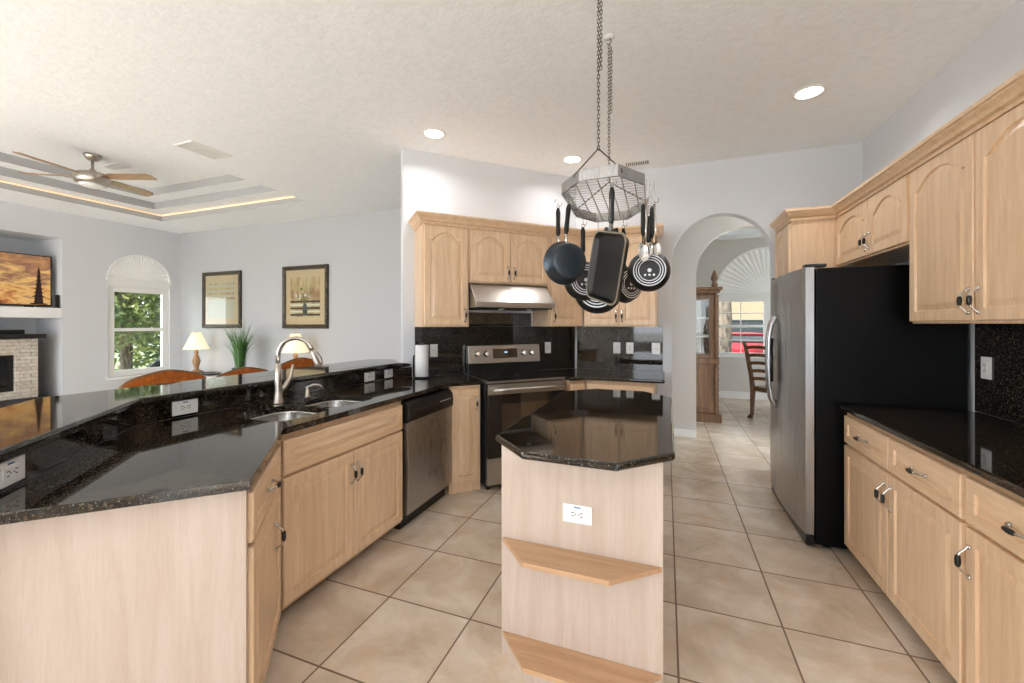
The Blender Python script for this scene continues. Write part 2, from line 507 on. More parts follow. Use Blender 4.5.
# ------------------------------------------------------------------ windows
def fan_shade(m, cx, zs, r, y, n=26, plane='xz', mi=0):
    r0 = r * 0.30
    def P(rad, a, h):
        u = cx - rad * math.cos(a); w = zs + rad * math.sin(a)
        return (u, y + h, w) if plane == 'xz' else (y + h, u, w)
    inn = []; out = []
    for i in range(2 * n + 1):
        a = math.pi * i / (2 * n); h = 0.016 if i % 2 else 0.0
        inn.append(P(r0, a, h * 0.3)); out.append(P(r, a, h))
    m.loft([inn, out], mi, False, False, False, closed=False)
    k = [P(r0 * 1.02, math.pi * i / 20, -0.006 if plane == 'xz' else 0.006) for i in range(21)]
    b = len(m.v); m.add(k, [tuple(range(21))], mi)

def window(name, u0, u1, zb, zt, y, outy, plane, fan=None, grid=None, mull=None):
    """frame, sash rail and glass in a wall opening; outy = depth direction sign"""
    root = thing(name, None, None, (0, 0, 0)); tag(root, kind='structure')
    def bx(m, a, b, y0, y1, z0, z1, mi=0):
        y0, y1 = min(y0, y1), max(y0, y1)
        if plane == 'xz': m.box(a, b, y0, y1, z0, z1, mi)
        else: m.box(y0, y1, a, b, z0, z1, mi)
    ya, yb = y + outy * 0.03, y + outy * 0.09
    m = M(); w = 0.055 if grid else 0.095
    bx(m, u0, u0 + w, ya, yb, zb, zt); bx(m, u1 - w, u1, ya, yb, zb, zt)
    bx(m, u0 + w, u1 - w, ya, yb, zb, zb + w); bx(m, u0 + w, u1 - w, ya, yb, zt - w, zt)
    zm = (zb + zt) / 2 + 0.02
    segs = [(u0 + w, u1 - w)]
    if mull:
        bx(m, mull - 0.05, mull + 0.05, ya, yb, zb + w, zt - w)
        segs = [(u0 + w, mull - 0.05), (mull + 0.05, u1 - w)]
    for a, b in segs: bx(m, a, b, ya, yb, zm - 0.025, zm + 0.025)
    m.build('window_frame', WHITE, root, bevel=0.004)
    for a, b in segs:
        for z0, z1 in ((zb + w, zm - 0.025), (zm + 0.025, zt - w)):
            g = M(); yc = (ya + yb) / 2
            bx(g, a, b, yc, yc + outy * 0.004, z0, z1)
            g.build('glass_pane', GLASS, root)
            if grid:
                g = M()
                nx, nz = grid
                for i in range(1, nx):
                    u = a + (b - a) * i / nx; bx(g, u - 0.008, u + 0.008, yc - 0.008, yc - 0.001, z0, z1)
                for i in range(1, nz):
                    z = z0 + (z1 - z0) * i / nz; bx(g, a, b, yc - 0.009, yc - 0.002, z - 0.008, z + 0.008)
                g.build('glazing_bars', WHITE, root)
    m = M(); bx(m, u0 - 0.02, u1 + 0.02, y - outy * 0.03, y + outy * 0.03, zb - 0.035, zb)
    m.build('window_sill', WHITE, root, bevel=0.004)
    if fan:
        m = M(); cx, zs, r = fan
        fan_shade(m, cx, zs + 0.04, r - 0.02, y + outy * 0.015 if plane == 'xz' else y + outy * 0.02, plane=plane)
        m.build('pleated_arch_shade', PLEAT, root, recalc=False)
        m = M(); bx(m, cx - r, cx + r, y - outy * 0.004, y + outy * 0.04, zt - 0.01, zs + 0.05)
        m.build('shade_rail', WHITE, root, bevel=0.004)
        a = []; 
        m = M()
        o_ = arc(cx, zs, r + 0.025, 28); i_ = arc(cx, zs, r - 0.005, 28)[::-1]
        lo, hi = sorted((y - outy * 0.012, y + outy * 0.02))
        m.prism(o_ + i_, lo, hi, plane)
        m.build('arch_casing', WHITE, root)
    return root

window('window_1', 3.73, 4.57, 0.57, 1.99, -7.98, -1, 'yz', fan=(4.15, 2.06, 0.42))
window('window_2', 0.88, 2.58, 0.80, 1.86, 8.65, 1, 'xz', fan=(1.73, 1.92, 0.85), grid=(2, 2), mull=1.73)

# ------------------------------------------------------------------ cabinet fronts
def outline(x0, x1, z0, z1, rise, n=14):
    pts = []
    if rise <= 0:
        k = n
        for i in range(k + 1): pts.append((x0 + (x1 - x0) * i / k, z1))
    else:
        k = n; sh = (x1 - x0) * 0.09
        for i in range(k + 1):
            u = i / k; x = x0 + (x1 - x0) * u
            e = min(u, 1 - u) * (x1 - x0)
            q = 0.0 if e < sh else math.sin(math.pi * ((x - x0 - sh) / (x1 - x0 - 2 * sh))) ** 0.7
            pts.append((x, z1 - rise + rise * q))
    return [(x0, z0)] + pts + [(x1, z0)]

def door_panel(m, x0, x1, z0, z1, y0=0.0, th=0.02, arch=False, fr=0.052):
    rise = min(0.07, (x1 - x0) * 0.17) if arch else 0
    def ring(ins, y, ar):
        o = outline(x0 + ins, x1 - ins, z0 + ins, z1 - ins, rise if ar else 0)
        return [(x, y, z) for x, z in o]
    fr = min(fr, (z1 - z0) * 0.28, (x1 - x0) * 0.25)
    y1 = y0 - th
    rings = [ring(0, y0, False), ring(0, y1 + 0.004, False), ring(0.004, y1, False),
             ring(fr, y1, arch), ring(fr + 0.003, y1 + 0.009, arch), ring(fr + 0.009, y1 + 0.009, arch), ring(fr + 0.034, y1 + 0.0015, arch)]
    m.loft(rings, 0, False, True, True)

def handle_mesh(m, x, y, z, horiz=False, L=0.116):
    old = m.xf
    m.xf = old @ Matrix.Translation((x, y, z)) @ (Matrix.Rotation(math.radians(90), 4, 'Y') if horiz else Matrix.Identity(4))
    h = L / 2
    pts = [(0, -0.004, -h), (0.002, -0.006, -h + 0.008), (0, -0.016, -h + 0.018), (0, -0.029, -0.026), (0, -0.032, 0), (0, -0.029, 0.026), (0, -0.016, h - 0.018), (-0.002, -0.006, h - 0.008), (0, -0.004, h)]
    m.tube(pts, [0.005, 0.005, 0.004, 0.0045, 0.0045, 0.0045, 0.004, 0.005, 0.005], 8, 0)
    for s_ in (-1, 1):
        m.lathe([(0.0085, 0), (0.0085, 0.003), (0.005, 0.007)], 10, 0, T(0, 0, s_ * (h - 0.006), rx=90))
    prof = [(0.004, -0.021), (0.0072, -0.018), (0.0086, -0.008), (0.0088, 0.0), (0.0086, 0.008), (0.0072, 0.018), (0.004, 0.021)]
    m.lathe(prof, 12, 1, T(0, -0.032, 0))
    m.xf = old

def front(parent, kind, x0, x1, z0, z1, hx=None, hz=None, arch=False, horiz=False, y0=0.0):
    m = M(); door_panel(m, x0, x1, z0, z1, y0, arch=arch)
    d_ = m.build({'door': 'door', 'drawer': 'drawer', 'false': 'drawer_front'}[kind], MAPLE if kind == 'door' else MAPLE_H, parent, recalc=True)
    if hx is not None:
        h = M(); handle_mesh(h, hx, y0 - 0.02, hz, horiz)
        h.build('handle', [CHROME, RUBBER], d_)
    return d_

def carcass(parent, w, depth, z0, z1, toe=True, mat_=None):
    m = M()
    if toe:
        m.box(0, w, 0, depth, 0.062, z1)
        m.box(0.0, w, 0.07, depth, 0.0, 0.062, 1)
    else:
        m.box(0, w, 0, depth, z0, z1)
    return m.build('body', [mat_ or CARCASS, TOE], parent, bevel=0.0015)

ZD0, ZD1, ZW0, ZW1, CT = 0.085, 0.675, 0.69, 0.850, 0.882

# sink cabinet (faces +X)
t1 = thing('base_cabinet', 'maple cabinet under the double sink, wide blank drawer front over two doors', 'cabinet', (-1.665, 1.395, 0), 90)
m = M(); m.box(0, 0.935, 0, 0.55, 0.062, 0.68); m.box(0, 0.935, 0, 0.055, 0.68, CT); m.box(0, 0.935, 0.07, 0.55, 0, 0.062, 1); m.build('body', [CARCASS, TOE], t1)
front(t1, 'false', 0.012, 0.925, ZW0, ZW1)
front(t1, 'door', 0.012, 0.466, ZD0, ZD1, 0.445, 0.555)
front(t1, 'door', 0.473, 0.925, ZD0, ZD1, 0.494, 0.555)
# angled end cabinet (faces +X+Y), big pale end panel
bx_, by_ = -1.238, 0.917
t2 = thing('base_cabinet', 'angled maple cabinet closing the peninsula, wide pale end panel, drawer above one door', 'cabinet', (bx_, by_, 0), 132)
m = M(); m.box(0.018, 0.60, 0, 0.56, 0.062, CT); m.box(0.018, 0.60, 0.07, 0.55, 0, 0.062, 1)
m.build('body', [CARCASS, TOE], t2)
m = M(); m.box(-0.004, 0.016, -0.005, 0.575, 0, CT); m.build('end_panel', MAPLE_P, t2, bevel=0.0015)
front(t2, 'drawer', 0.022, 0.585, ZW0, ZW1, 0.30, 0.77, horiz=True)
front(t2, 'door', 0.022, 0.585, ZD0, ZD1, 0.43, 0.51)
# narrow diagonal cabinet between dishwasher and range
x, y = sc(0.925, -4.62)
t3 = thing('base_cabinet', 'narrow full-height door maple cabinet between dishwasher and range', 'cabinet', (x, y, 0), 45)
m = M(); m.box(0, 0.27, 0, 0.45, 0.0, CT); m.build('body', MAPLE, t3, bevel=0.0015)
front(t3, 'door', 0.015, 0.25, 0.085, 0.855, 0.225, 0.73)
# past the range
x, y = sc(1.995, -4.43)
t4 = thing('base_cabinet', 'slim angled maple cabinet in the corner beside the range', 'cabinet', (x, y, 0), 45)
carcass(t4, 0.155, 0.55, 0, CT)
front(t4, 'drawer', 0.01, 0.150, ZW0, ZW1)
front(t4, 'door', 0.01, 0.150, ZD0, ZD1, 0.03, 0.60)
t5 = thing('base_cabinet', 'maple cabinet beside the archway behind the island, one wide drawer over two doors', 'cabinet', (-0.685, 3.74, 0), 0)
carcass(t5, 0.60, 0.66, 0, CT)
front(t5, 'drawer', 0.012, 0.588, ZW0, ZW1)
front(t5, 'door', 0.012, 0.297, ZD0, ZD1, 0.28, 0.60)
front(t5, 'door', 0.303, 0.588, ZD0, ZD1, 0.32, 0.60)
# run along the refrigerator wall (faces -X)
for k, lab in ((0, 'maple base cabinet standing against the black side of the refrigerator'), (1, 'maple base cabinet farther along the counter from the refrigerator, its door ajar line beside a single pull')):
    w = 1.055
    tt = thing('base_cabinet', lab if k == 0 else 'second maple base cabinet from the refrigerator, cut by the picture edge', 'cabinet', (1.010, 2.995 - k * 1.057, 0), -90)
    carcass(tt, w, 0.585, 0, CT)
    a = 0.012; b_ = w / 2 - 0.006; c_ = w / 2 + 0.006; e = w - 0.012
    front(tt, 'drawer', a, b_, ZW0, ZW1, (a + b_) / 2, 0.772, horiz=True)
    front(tt, 'drawer', c_, e, ZW0, ZW1, (c_ + e) / 2, 0.772, horiz=True)
    if k == 0:
        front(tt, 'door', a, b_, ZD0, ZD1, b_ - 0.025, 0.565); front(tt, 'door', c_, e, ZD0, ZD1, c_ + 0.025, 0.565)
    else:
        front(tt, 'door', a, b_, ZD0, ZD1, a + 0.025, 0.56); front(tt, 'door', c_, e, ZD0, ZD1, e - 0.025, 0.56)

# wall cabinets on the range wall
UB, UT = 1.365, 2.25
def wallcab(label, loc, rz, w, depth, z0, z1, doors):
    tt = thing('upper_cabinet', label, 'cabinet', (loc[0], loc[1], z0), rz)
    m = M(); m.box(0, w, 0, depth, 0, z1 - z0); m.build('body', MAPLE, tt, bevel=0.0015)
    for (a, b_, hx) in doors:
        front(tt, 'door', a, b_, 0.012, z1 - z0 - 0.032, hx, 0.10, arch=True)
    return tt
wallcab('maple wall cabinet over the paper towels, single arched door', sc(0.745, -4.86), 45, 0.405, 0.327, UB, UT, [(0.012, 0.39, 0.365)])
wallcab('short maple wall cabinet over the range hood, pair of arched doors', sc(1.152, -4.86), 45, 0.788, 0.327, 1.752, UT, [(0.012, 0.39, 0.362), (0.398, 0.776, 0.426)])
wallcab('tall maple wall cabinet in the corner beside the hood, behind the hanging pans', sc(1.942, -4.86), 45, 0.395, 0.32, UB, UT, [(0.03, 0.345, 0.055)])
wallcab('maple wall cabinet beside the archway, two arched doors behind the hanging pans', (-0.765, 4.09), 0, 0.685, 0.325, UB, UT, [(0.012, 0.338, 0.315), (0.347, 0.673, 0.37)])
# wall cabinets over the refrigerator wall
UB2 = 1.392
tt = wallcab('shallow-height maple wall cabinet over the refrigerator, pair of arched doors', (1.27, 3.94), -90, 1.04, 0.325, 1.836, UT, [(0.012, 0.556, 0.53), (0.564, 1.028, 0.59)])
tt = wallcab('large maple wall cabinet over the granite counter, pair of arched doors', (1.27, 2.895), -90, 1.02, 0.325, UB2, UT, [(0.012, 0.514, 0.488), (0.526, 1.008, 0.552)])
tt = thing('pantry_cabinet', 'tall maple pantry cabinet between the refrigerator and the archway', 'cabinet', (0.96, 4.415, 0), -90)
m = M(); m.box(0, 0.465, 0, 0.635, 0.0, UT); m.build('body', MAPLE, tt, bevel=0.0015)
front(tt, 'door', 0.015, 0.45, 0.10, UT - 0.04, 0.04, 1.2, arch=True)

def sweep(m, path, prof, mi=0):
    n = len(path); rings = []
    for i, p in enumerate(path):
        ds = []
        if i > 0: ds.append((Vector(path[i]) - Vector(path[i - 1])).normalized())
        if i < n - 1: ds.append((Vector(path[i + 1]) - Vector(path[i])).normalized())
        ns = [Vector((d_.y, -d_.x)) for d_ in ds]
        if len(ns) == 2:
            q = (ns[0] + ns[1]).normalized(); q = q / max(0.3, q.dot(ns[0]))
        else: q = ns[0]
        rings.append([(p[0] + q.x * o, p[1] + q.y * o, z) for o, z in prof])
    m.loft(rings, mi, False, True, True)

CROWN = [(0.0005, 2.228), (0.010, 2.228), (0.010, 2.240), (0.004, 2.243), (0.006, 2.250), (0.022, 2.256), (0.030, 2.272), (0.046, 2.288), (0.048, 2.293), (0.058, 2.295), (0.058, 2.315), (0.0005, 2.315)]
m = M(); sweep(m, [sc(0.742, -5.31), sc(0.742, -4.855), (-0.768, 4.085), (-0.077, 4.085), (-0.077, 4.41)], CROWN)
tag(m.build('crown_molding', MAPLE_H), 'maple crown molding along the cabinets over the range', 'molding')
m = M(); sweep(m, [(0.957, 4.41), (0.957, 3.935), (1.267, 3.935), (1.267, 1.87), (1.59, 1.87)], CROWN)
tag(m.build('crown_molding', MAPLE_H), 'maple crown molding along the cabinets over the refrigerator', 'molding')

# ------------------------------------------------------------------ granite
def rrect(x0, x1, y0, y1, r, n=6):
    p = []
    for cx, cy, a0 in ((x1 - r, y1 - r, 0), (x0 + r, y1 - r, 90), (x0 + r, y0 + r, 180), (x1 - r, y0 + r, 270)):
        for i in range(n + 1):
            a = math.radians(a0 + 90 * i / n); p.append((cx + r * math.cos(a), cy + r * math.sin(a)))
    return p
ZC0, ZC1 = 0.884, 0.914
outer = [(-1.187, 0.897), (-1.637, 1.398), (-1.640, 2.940), sc(1.212, -4.58), sc(1.212, -5.325), sc(0.73, -5.325), (-2.262, 3.03), (-2.325, 1.19), (-1.634, 0.454)]
h1 = rrect(-2.105, -1.745, 1.475, 1.818, 0.08)
h2 = rrect(-2.105, -1.745, 1.842, 2.190, 0.08)
m = M(); m.prism(outer, ZC0, ZC1, 'xy', 0, [h1, h2])
tag(m.build('granite_countertop', GRAN, bevel=0.012, seg=4), 'lower dark granite countertop of the peninsula with two undermount sink openings', 'countertop')
# raised bar top
outer = [(-2.235, 3.00), (-2.303, 1.197), (-1.590, 0.438), (-1.90, 0.146), (-2.78, 1.03), (-2.78, 3.35), (-2.50, 3.42), sc(0.63, -5.52), sc(0.635, -5.325), sc(0.728, -5.325)]
m = M(); m.prism(outer, 1.003, 1.042)
tag(m.build('granite_bar_top', GRAN, bevel=0.018, seg=5), 'raised dark granite bar top bending along the peninsula', 'bar top')
m = M(); m.prism([sc(0.722, -5.327), (-2.262, 3.02), (-2.326, 1.19), (-1.637, 0.456), (-1.650, 0.443), (-2.345, 1.183), (-2.281, 3.03), sc(0.695, -5.327)], 0.915, 1.001)
tag(m.build('bar_backsplash', GRAN), 'low dark granite upstand below the raised bar with white outlets', 'backsplash')
# right of the range
outer = [sc(1.99, -4.39), (-0.675, 3.715), (-0.01, 3.715), (-0.01, 4.415), (-0.905, 4.415), sc(1.99, -5.325)]
m = M(); m.prism(outer, ZC0, ZC1)
tag(m.build('granite_countertop', GRAN, bevel=0.012, seg=4), 'dark granite countertop in the corner between the range and the archway', 'countertop')
m = M(); m.box(0.962, 1.595, 0.85, 2.985, ZC0, ZC1)
tag(m.build('granite_countertop', GRAN, bevel=0.012, seg=4), 'dark granite countertop beside the refrigerator', 'countertop')
# backsplashes with tile seams
def splash(name, label, segs, z0, z1):
    m = M(); SE = 0.0012
    for (a, b_) in segs:
        a = Vector(a); b_ = Vector(b_); L = (b_ - a).length; d_ = (b_ - a) / L; n_ = Vector((d_.y, -d_.x))
        k = max(1, round(L / 0.40))
        for i in range(k):
            p = a + d_ * (L * i / k + SE); q = a + d_ * (L * (i + 1) / k - SE)
            m.prism([tuple(p), tuple(q), tuple(q + n_ * 0.012), tuple(p + n_ * 0.012)], z0, z1)
    return tag(m.build(name, GRAN), label, 'backsplash')
splash('granite_backsplash', 'black granite tile backsplash behind the range and paper towels', [(sc(0.745, -5.326), sc(2.455, -5.326))], 0.915, UB)
splash('granite_backsplash', 'black granite tile backsplash with three white plates beside the archway', [((-0.90, 4.417), (-0.03, 4.417))], 0.915, UB)
splash('granite_backsplash', 'black granite tile backsplash over the counter beside the refrigerator', [((1.597, 3.005), (1.597, 0.85))], 0.915, UB2)
m = M()
a = Vector(sc(1.23, -5.326)); 
m.xf = T(a.x, a.y, 0, rz=45)
m.box(0.0, 0.36, -0.012, 0, UB + 0.001, 1.50); m.box(0.363, 0.695, -0.012, 0, UB + 0.001, 1.50)
tag(m.build('granite_backsplash', GRAN), 'black granite tiles under the range hood', 'backsplash')

# ------------------------------------------------------------------ island
isl = thing('kitchen_island', 'pale maple island with dark eight-sided granite top and two open end shelves', 'island', (-0.33, 2.2, 0))
I = lambda x, y: (x + 0.33, y - 2.2)
m = M(T(0.33, -2.2, 0)); m.box(-0.640, -0.020, 1.632, 2.93, 0.0, 0.882)
m.build('body', MAPLE_P, isl, bevel=0.002)
m = M(T(0.33, -2.2, 0)); m.box(-0.650, -0.010, 1.612, 1.630, 0.0, 0.882)
m.build('end_panel', MAPLE_P, isl, bevel=0.0015)
m = M(T(0.33, -2.2, 0))
m.prism([(-0.69, 1.637), (-0.511, 1.455), (-0.150, 1.445), (0.032, 1.634), (0.034, 2.885), (-0.135, 3.06), (-0.50, 3.06), (-0.685, 2.885)], ZC0, ZC1)
m.build('granite_top', GRAN, isl, bevel=0.012, seg=4)
for z in (0.495, 0.10):
    m = M(T(0.33, -2.2, 0))
    m.prism([(-0.645, 1.611), (-0.505, 1.462), (-0.185, 1.462), (-0.014, 1.611)], z - 0.018, z)
    m.build('shelf', MAPLE_S, isl, bevel=0.001)
m = M(T(0.33, -2.2, 0))
m.prism([(-0.63, 1.611), (-0.475, 1.482), (-0.215, 1.482), (-0.03, 1.611)], 0.0, 0.081)
m.build('plinth', MAPLE_P, isl)

# ------------------------------------------------------------------ outlets
def outlet_set(name, label, x, y, z, rz, horiz=False, kind='outlet', w=0.072, h=0.116, group='white wall plates'):
    tt = thing(name, label, 'outlet' if kind == 'outlet' else 'switch', (x, y, z), rz, group)
    ry = 90 if horiz else 0
    m = M(T(ry=ry)); m.box(-w / 2, w / 2, -0.006, 0, -h / 2, h / 2)
    m.build('plate', PLATE, tt, bevel=0.002)
    m = M(T(ry=ry))
    if kind == 'outlet':
        m.box(-0.017, 0.017, -0.009, -0.006, -0.034, 0.034)
        for s_ in (-1, 1):
            m.box(-0.008, -0.005, -0.0095, -0.009, s_ * 0.017 - 0.006, s_ * 0.017 + 0.006, 1)
            m.box(0.005, 0.008, -0.0095, -0.009, s_ * 0.017 - 0.005, s_ * 0.017 + 0.005, 1)
            m.lathe([(0.0028, 0), (0.0028, 0.0004)], 8, 1, T(0, -0.009, s_ * 0.017 - 0.0 + 0.010 * s_ * -1, rx=90))
        if horiz:
            m.box(-0.0285, -0.0235, -0.0066, -0.006, -0.013, 0.013, 2)
    else:
        m.box(-0.016, 0.016, -0.010, -0.006, -0.033, 0.033)
        m.box(-0.0155, 0.0155, -0.0105, -0.010, -0.001, 0.001, 1)
    m.build('socket' if kind == 'outlet' else 'rocker', [PLATE, SLOT, BLUE], tt)
    return tt
bx = -2.263
outlet_set('wall_outlet', 'white outlet under the raised bar behind the tall faucet, towards the bar bend', -2.317, 1.395, 0.963, 88, True, h=0.118)
outlet_set('wall_outlet', 'white outlet under the raised bar, first of the close pair past the sink', -2.270, 2.745, 0.960, 88, True)
outlet_set('wall_outlet', 'white outlet under the raised bar next to the paper towels', bx, 3.0, 0.962, 90, False, w=0.072, h=0.074) if False else outlet_set('wall_outlet', 'white outlet under the raised bar next to the paper towels', -2.262, 2.985, 0.960, 88, True)
outlet_set('wall_outlet', 'large white outlet under the angled end of the raised bar', -1.771, 0.602, 0.963, 133.2, True, h=0.118)
x, y = sc(0.918, -5.305); outlet_set('light_switch', 'white switch plate beside the paper towel roll', x, y, 1.145, 45, kind='switch')
x, y = sc(2.118, -5.305); outlet_set('light_switch', 'white switch plate on the granite just past the range', x, y, 1.145, 45, kind='switch')
outlet_set('light_switch', 'white switch plate farthest from the archway of the three on the back wall', -0.480, 4.404, 1.142, 0, kind='switch')
outlet_set('wall_outlet', 'white outlet in the middle of the three plates on the back wall', -0.349, 4.404, 1.142, 0)
outlet_set('light_switch', 'white switch plate closest to the archway on the back wall', -0.095, 4.404, 1.142, 0, kind='switch', w=0.08)
outlet_set('wall_outlet', 'white outlet on the end of the kitchen island above the shelf', -0.327, 1.6115, 0.642, 0, True)
outlet_set('wall_outlet', 'white outlet on the granite over the counter beside the refrigerator', 1.584, 2.91, 1.158, -90)

# ------------------------------------------------------------------ sink, faucet, soap, towels
sk = thing('double_sink', 'stainless steel double bowl sink set under the granite', 'sink', (-1.92, 1.83, 0.72))
for (y0, y1) in ((1.468, 1.826), (1.834, 2.198)):
    m = M(T(1.92, -1.83, -0.72))
    rings = []
    for ins, z, r in ((-0.0, 0.8835, 0.085), (0.002, 0.87, 0.085), (0.008, 0.76, 0.08), (0.03, 0.735, 0.07), (0.06, 0.725, 0.06)):
        rings.append([(px_, py_, z) for px_, py_ in rrect(-2.112 + ins, -1.738 - ins, y0 + ins, y1 - ins, r)])
    m.loft(rings, 0, True, False, True)
    bowl = m.build('bowl', SINKST, sk)
    so = bowl.modifiers.new('thickness', 'SOLIDIFY'); so.thickness = 0.0015; so.offset = 0
    m = M(T(0, (y0 + y1) / 2 - 1.83, 0.0055)); m.lathe([(0.042, 0), (0.042, 0.003), (0.03, 0.002), (0.01, 0.004)], 20)
    m.build('drain', CHROME, bowl)

fc = thing('kitchen_faucet', 'tall gooseneck brushed nickel faucet with side lever', 'faucet', (-2.185, 1.828, 0.914))
m = M(); m.lathe([(0.034, 0), (0.034, 0.006), (0.027, 0.02), (0.022, 0.07), (0.0175, 0.16), (0.0165, 0.24)], 20)
m.build('base', NICKEL, fc)
m = M()
pts = [(0, 0, 0.235), (0, 0, 0.292)]
R_ = 0.098; dirx, diry = 0.86, 0.50
for i in range(0, 17):
    a = math.pi * i / 16 * 0.92
    pts.append((dirx * (R_ - R_ * math.cos(a)), diry * (R_ - R_ * math.cos(a)), 0.292 + R_ * math.sin(a)))
m.tube(pts, 0.0125, 12)
m.build('spout', NICKEL, fc)
m = M(); e = Vector(pts[-1]); d_ = (e - Vector(pts[-2])).normalized()
m.tube([e, e + d_ * 0.02, e + d_ * 0.085, e + d_ * 0.10], [0.0130, 0.0145, 0.019, 0.018], 14)
m.tube([e + d_ * 0.01 + Vector((0.018, 0.012, 0)), e + d_ * 0.05 + Vector((0.03, 0.02, 0)), e + d_ * 0.09 + Vector((0.024, 0.016, 0))], 0.003, 8, 1)
m.build('spray_head', [NICKEL, BLACK], fc)
m = M(); m.tube([(0.0, 0.018, 0.07), (0.010, 0.045, 0.10), (0.018, 0.075, 0.15), (0.016, 0.085, 0.19), (0.018, 0.09, 0.225)], [0.017, 0.016, 0.011, 0.007, 0.008], 10)
m.build('lever', NICKEL, fc)
sp_ = thing('soap_dispenser', 'small brushed nickel soap pump behind the sink', 'dispenser', (-2.165, 2.025, 0.914))
m = M(); m.lathe([(0.019, 0), (0.019, 0.012), (0.014, 0.018), (0.0125, 0.05), (0.009, 0.055), (0.009, 0.066)], 16); m.build('base', NICKEL, sp_)
m = M(); m.tube([(-0.012, -0.006, 0.062), (0.0, 0, 0.068), (0.03, 0.02, 0.085), (0.06, 0.04, 0.082), (0.075, 0.05, 0.068)], [0.007, 0.008, 0.006, 0.005, 0.005], 8); m.build('spout', NICKEL, sp_)

x, y = -2.02, 3.13
pt = thing('paper_towel_holder', 'black upright holder carrying the white paper towel roll', 'holder', (x, y, 0.914))
m = M(); m.lathe([(0.075, 0), (0.075, 0.008), (0.07, 0.012), (0.02, 0.014)], 28); m.build('base', BLACK, pt)
m = M(); m.lathe([(0.007, 0.013), (0.007, 0.29), (0.012, 0.30), (0.008, 0.312), (0.002, 0.316)], 12); m.build('post', BLACK, pt)
m = M(); m.tube([(-0.068, -0.026, 0.01), (-0.068, -0.026, 0.18), (-0.065, -0.025, 0.20)], [0.008, 0.008, 0.005], 8); m.build('side_arm', BLACK, pt)
m = M(T(x, y, 0.929)); 
ro, ri, n_ = 0.058, 0.021, 32
rings = [[(r * math.cos(2 * math.pi * i / n_), r * math.sin(2 * math.pi * i / n_), z) for i in range(n_)] for r, z in ((ri, 0), (ro - 0.002, 0), (ro, 0.003), (ro, 0.272), (ro - 0.002, 0.275), (ri, 0.275), (ri, 0))]
m.loft(rings, 0, True, False, False)
tag(m.build('paper_towel_roll', PAPER), 'white paper towel roll standing on the counter beside the range', 'paper towel')

# ------------------------------------------------------------------ dishwasher
dw = thing('dishwasher', 'stainless dishwasher with black control strip under the counter', 'dishwasher', (-1.665, 2.338, 0), 90)
m = M(); m.box(0.004, 0.604, 0.0, 0.55, 0.09, 0.866); m.box(0.004, 0.604, 0.05, 0.55, 0.0, 0.09); m.build('body', BLACK, dw)
m = M()
n_ = 10
prof = [(-0.035 - 0.012 * math.sin(math.pi * i / n_), 0.10 + 0.62 * i / n_) for i in range(n_ + 1)]
m.prism([(p[0], p[1]) for p in prof] + [(-0.001, 0.72), (-0.001, 0.10)], 0.008, 0.600, 'yz', smooth=False)
dr = m.build('door', STEEL, dw, bevel=0.003)
m = M(); m.prism([(-0.058, 0.735), (-0.062, 0.79), (-0.055, 0.835), (-0.03, 0.866), (-0.001, 0.866), (-0.001, 0.722), (-0.035, 0.722)], 0.004, 0.604, 'yz')
cp = m.build('control_panel', BLACK, dw, bevel=0.004)
m = M()
for i in range(6):
    m = M(); m.box(0.40 + i * 0.028, 0.418 + i * 0.028, -0.0615, -0.058, 0.798, 0.803); m.build('button', PLATE, cp)
m = M(); m.box(0.004, 0.604, 0.02, 0.05, 0.0, 0.09); m.build('kick_plate', BLACK, dw)

# ------------------------------------------------------------------ range
x, y = sc(1.224, -4.56)
rg = thing('electric_range', 'stainless freestanding range with black glass cooktop and oven door', 'stove', (x, y, 0), 45)
W = 0.752; D = 0.515
m = M(); m.box(0.0, W, 0.0, D, 0.03, 0.895); m.build('body', mat('range_side', (70, 70, 72), 0.4, 0.5), rg)
m = M(); m.box(-0.002, W + 0.002, -0.035, D, 0.896, 0.912); m.box(0.010, W - 0.010, -0.03, D - 0.01, 0.912, 0.916, 1)
for (cx, cy, r) in ((0.2, 0.13, 0.10), (0.55, 0.13, 0.08), (0.2, 0.37, 0.075), (0.55, 0.37, 0.095)):
    rings = [[((r - q) * math.cos(2 * math.pi * i / 32) + cx, (r - q) * math.sin(2 * math.pi * i / 32) + cy, 0.9164) for i in range(32)] for q in (0, 0.003)]
    m.loft(rings, 2, False, False, False)
m.build('cooktop', [STEELH, BLACKG, SLOT], rg)
m = M(); m.box(0.004, W - 0.004, -0.05, -0.001, 0.285, 0.885)
m.box(0.004, W - 0.004, -0.052, -0.05, 0.80, 0.885, 1)
dr = m.build('oven_door', [BLACKG, STEELH], rg, bevel=0.002)
m = M(); m.box(0.13, 0.62, -0.053, -0.0505, 0.42, 0.72)
g = m.build('oven_window', mat('oven_glass_reflection', (110, 102, 90), 0.08, 0.8), dr)  # tan reflection in the window put into its colour
m = M()
m.tube([(0.035, -0.095, 0.842), (0.2, -0.100, 0.842), (W - 0.2, -0.100, 0.842), (W - 0.035, -0.095, 0.842)], 0.014, 12)
for q in (0.05, W - 0.05): m.tube([(q, -0.05, 0.842), (q, -0.096, 0.842)], 0.011, 8)
m.build('handle', STEELH, dr)
m = M(); m.box(0.004, W - 0.004, -0.045, -0.001, 0.05, 0.27); m.box(0.05, W - 0.05, -0.05, -0.045, 0.245, 0.262)
m.build('drawer', STEELH, rg, bevel=0.003)
m = M(); m.box(0.004, W - 0.004, -0.048, -0.001, 0.272, 0.283); m.build('trim_strip', BLACK, rg)
for q in (0.03, W - 0.03):
    m = M(T(q, 0.02, 0)); m.lathe([(0.018, 0), (0.018, 0.012), (0.008, 0.03)], 12); m.build('foot', BLACK, rg)
m = M(); m.box(0.0, W, D - 0.075, D, 0.912, 1.02, 1)
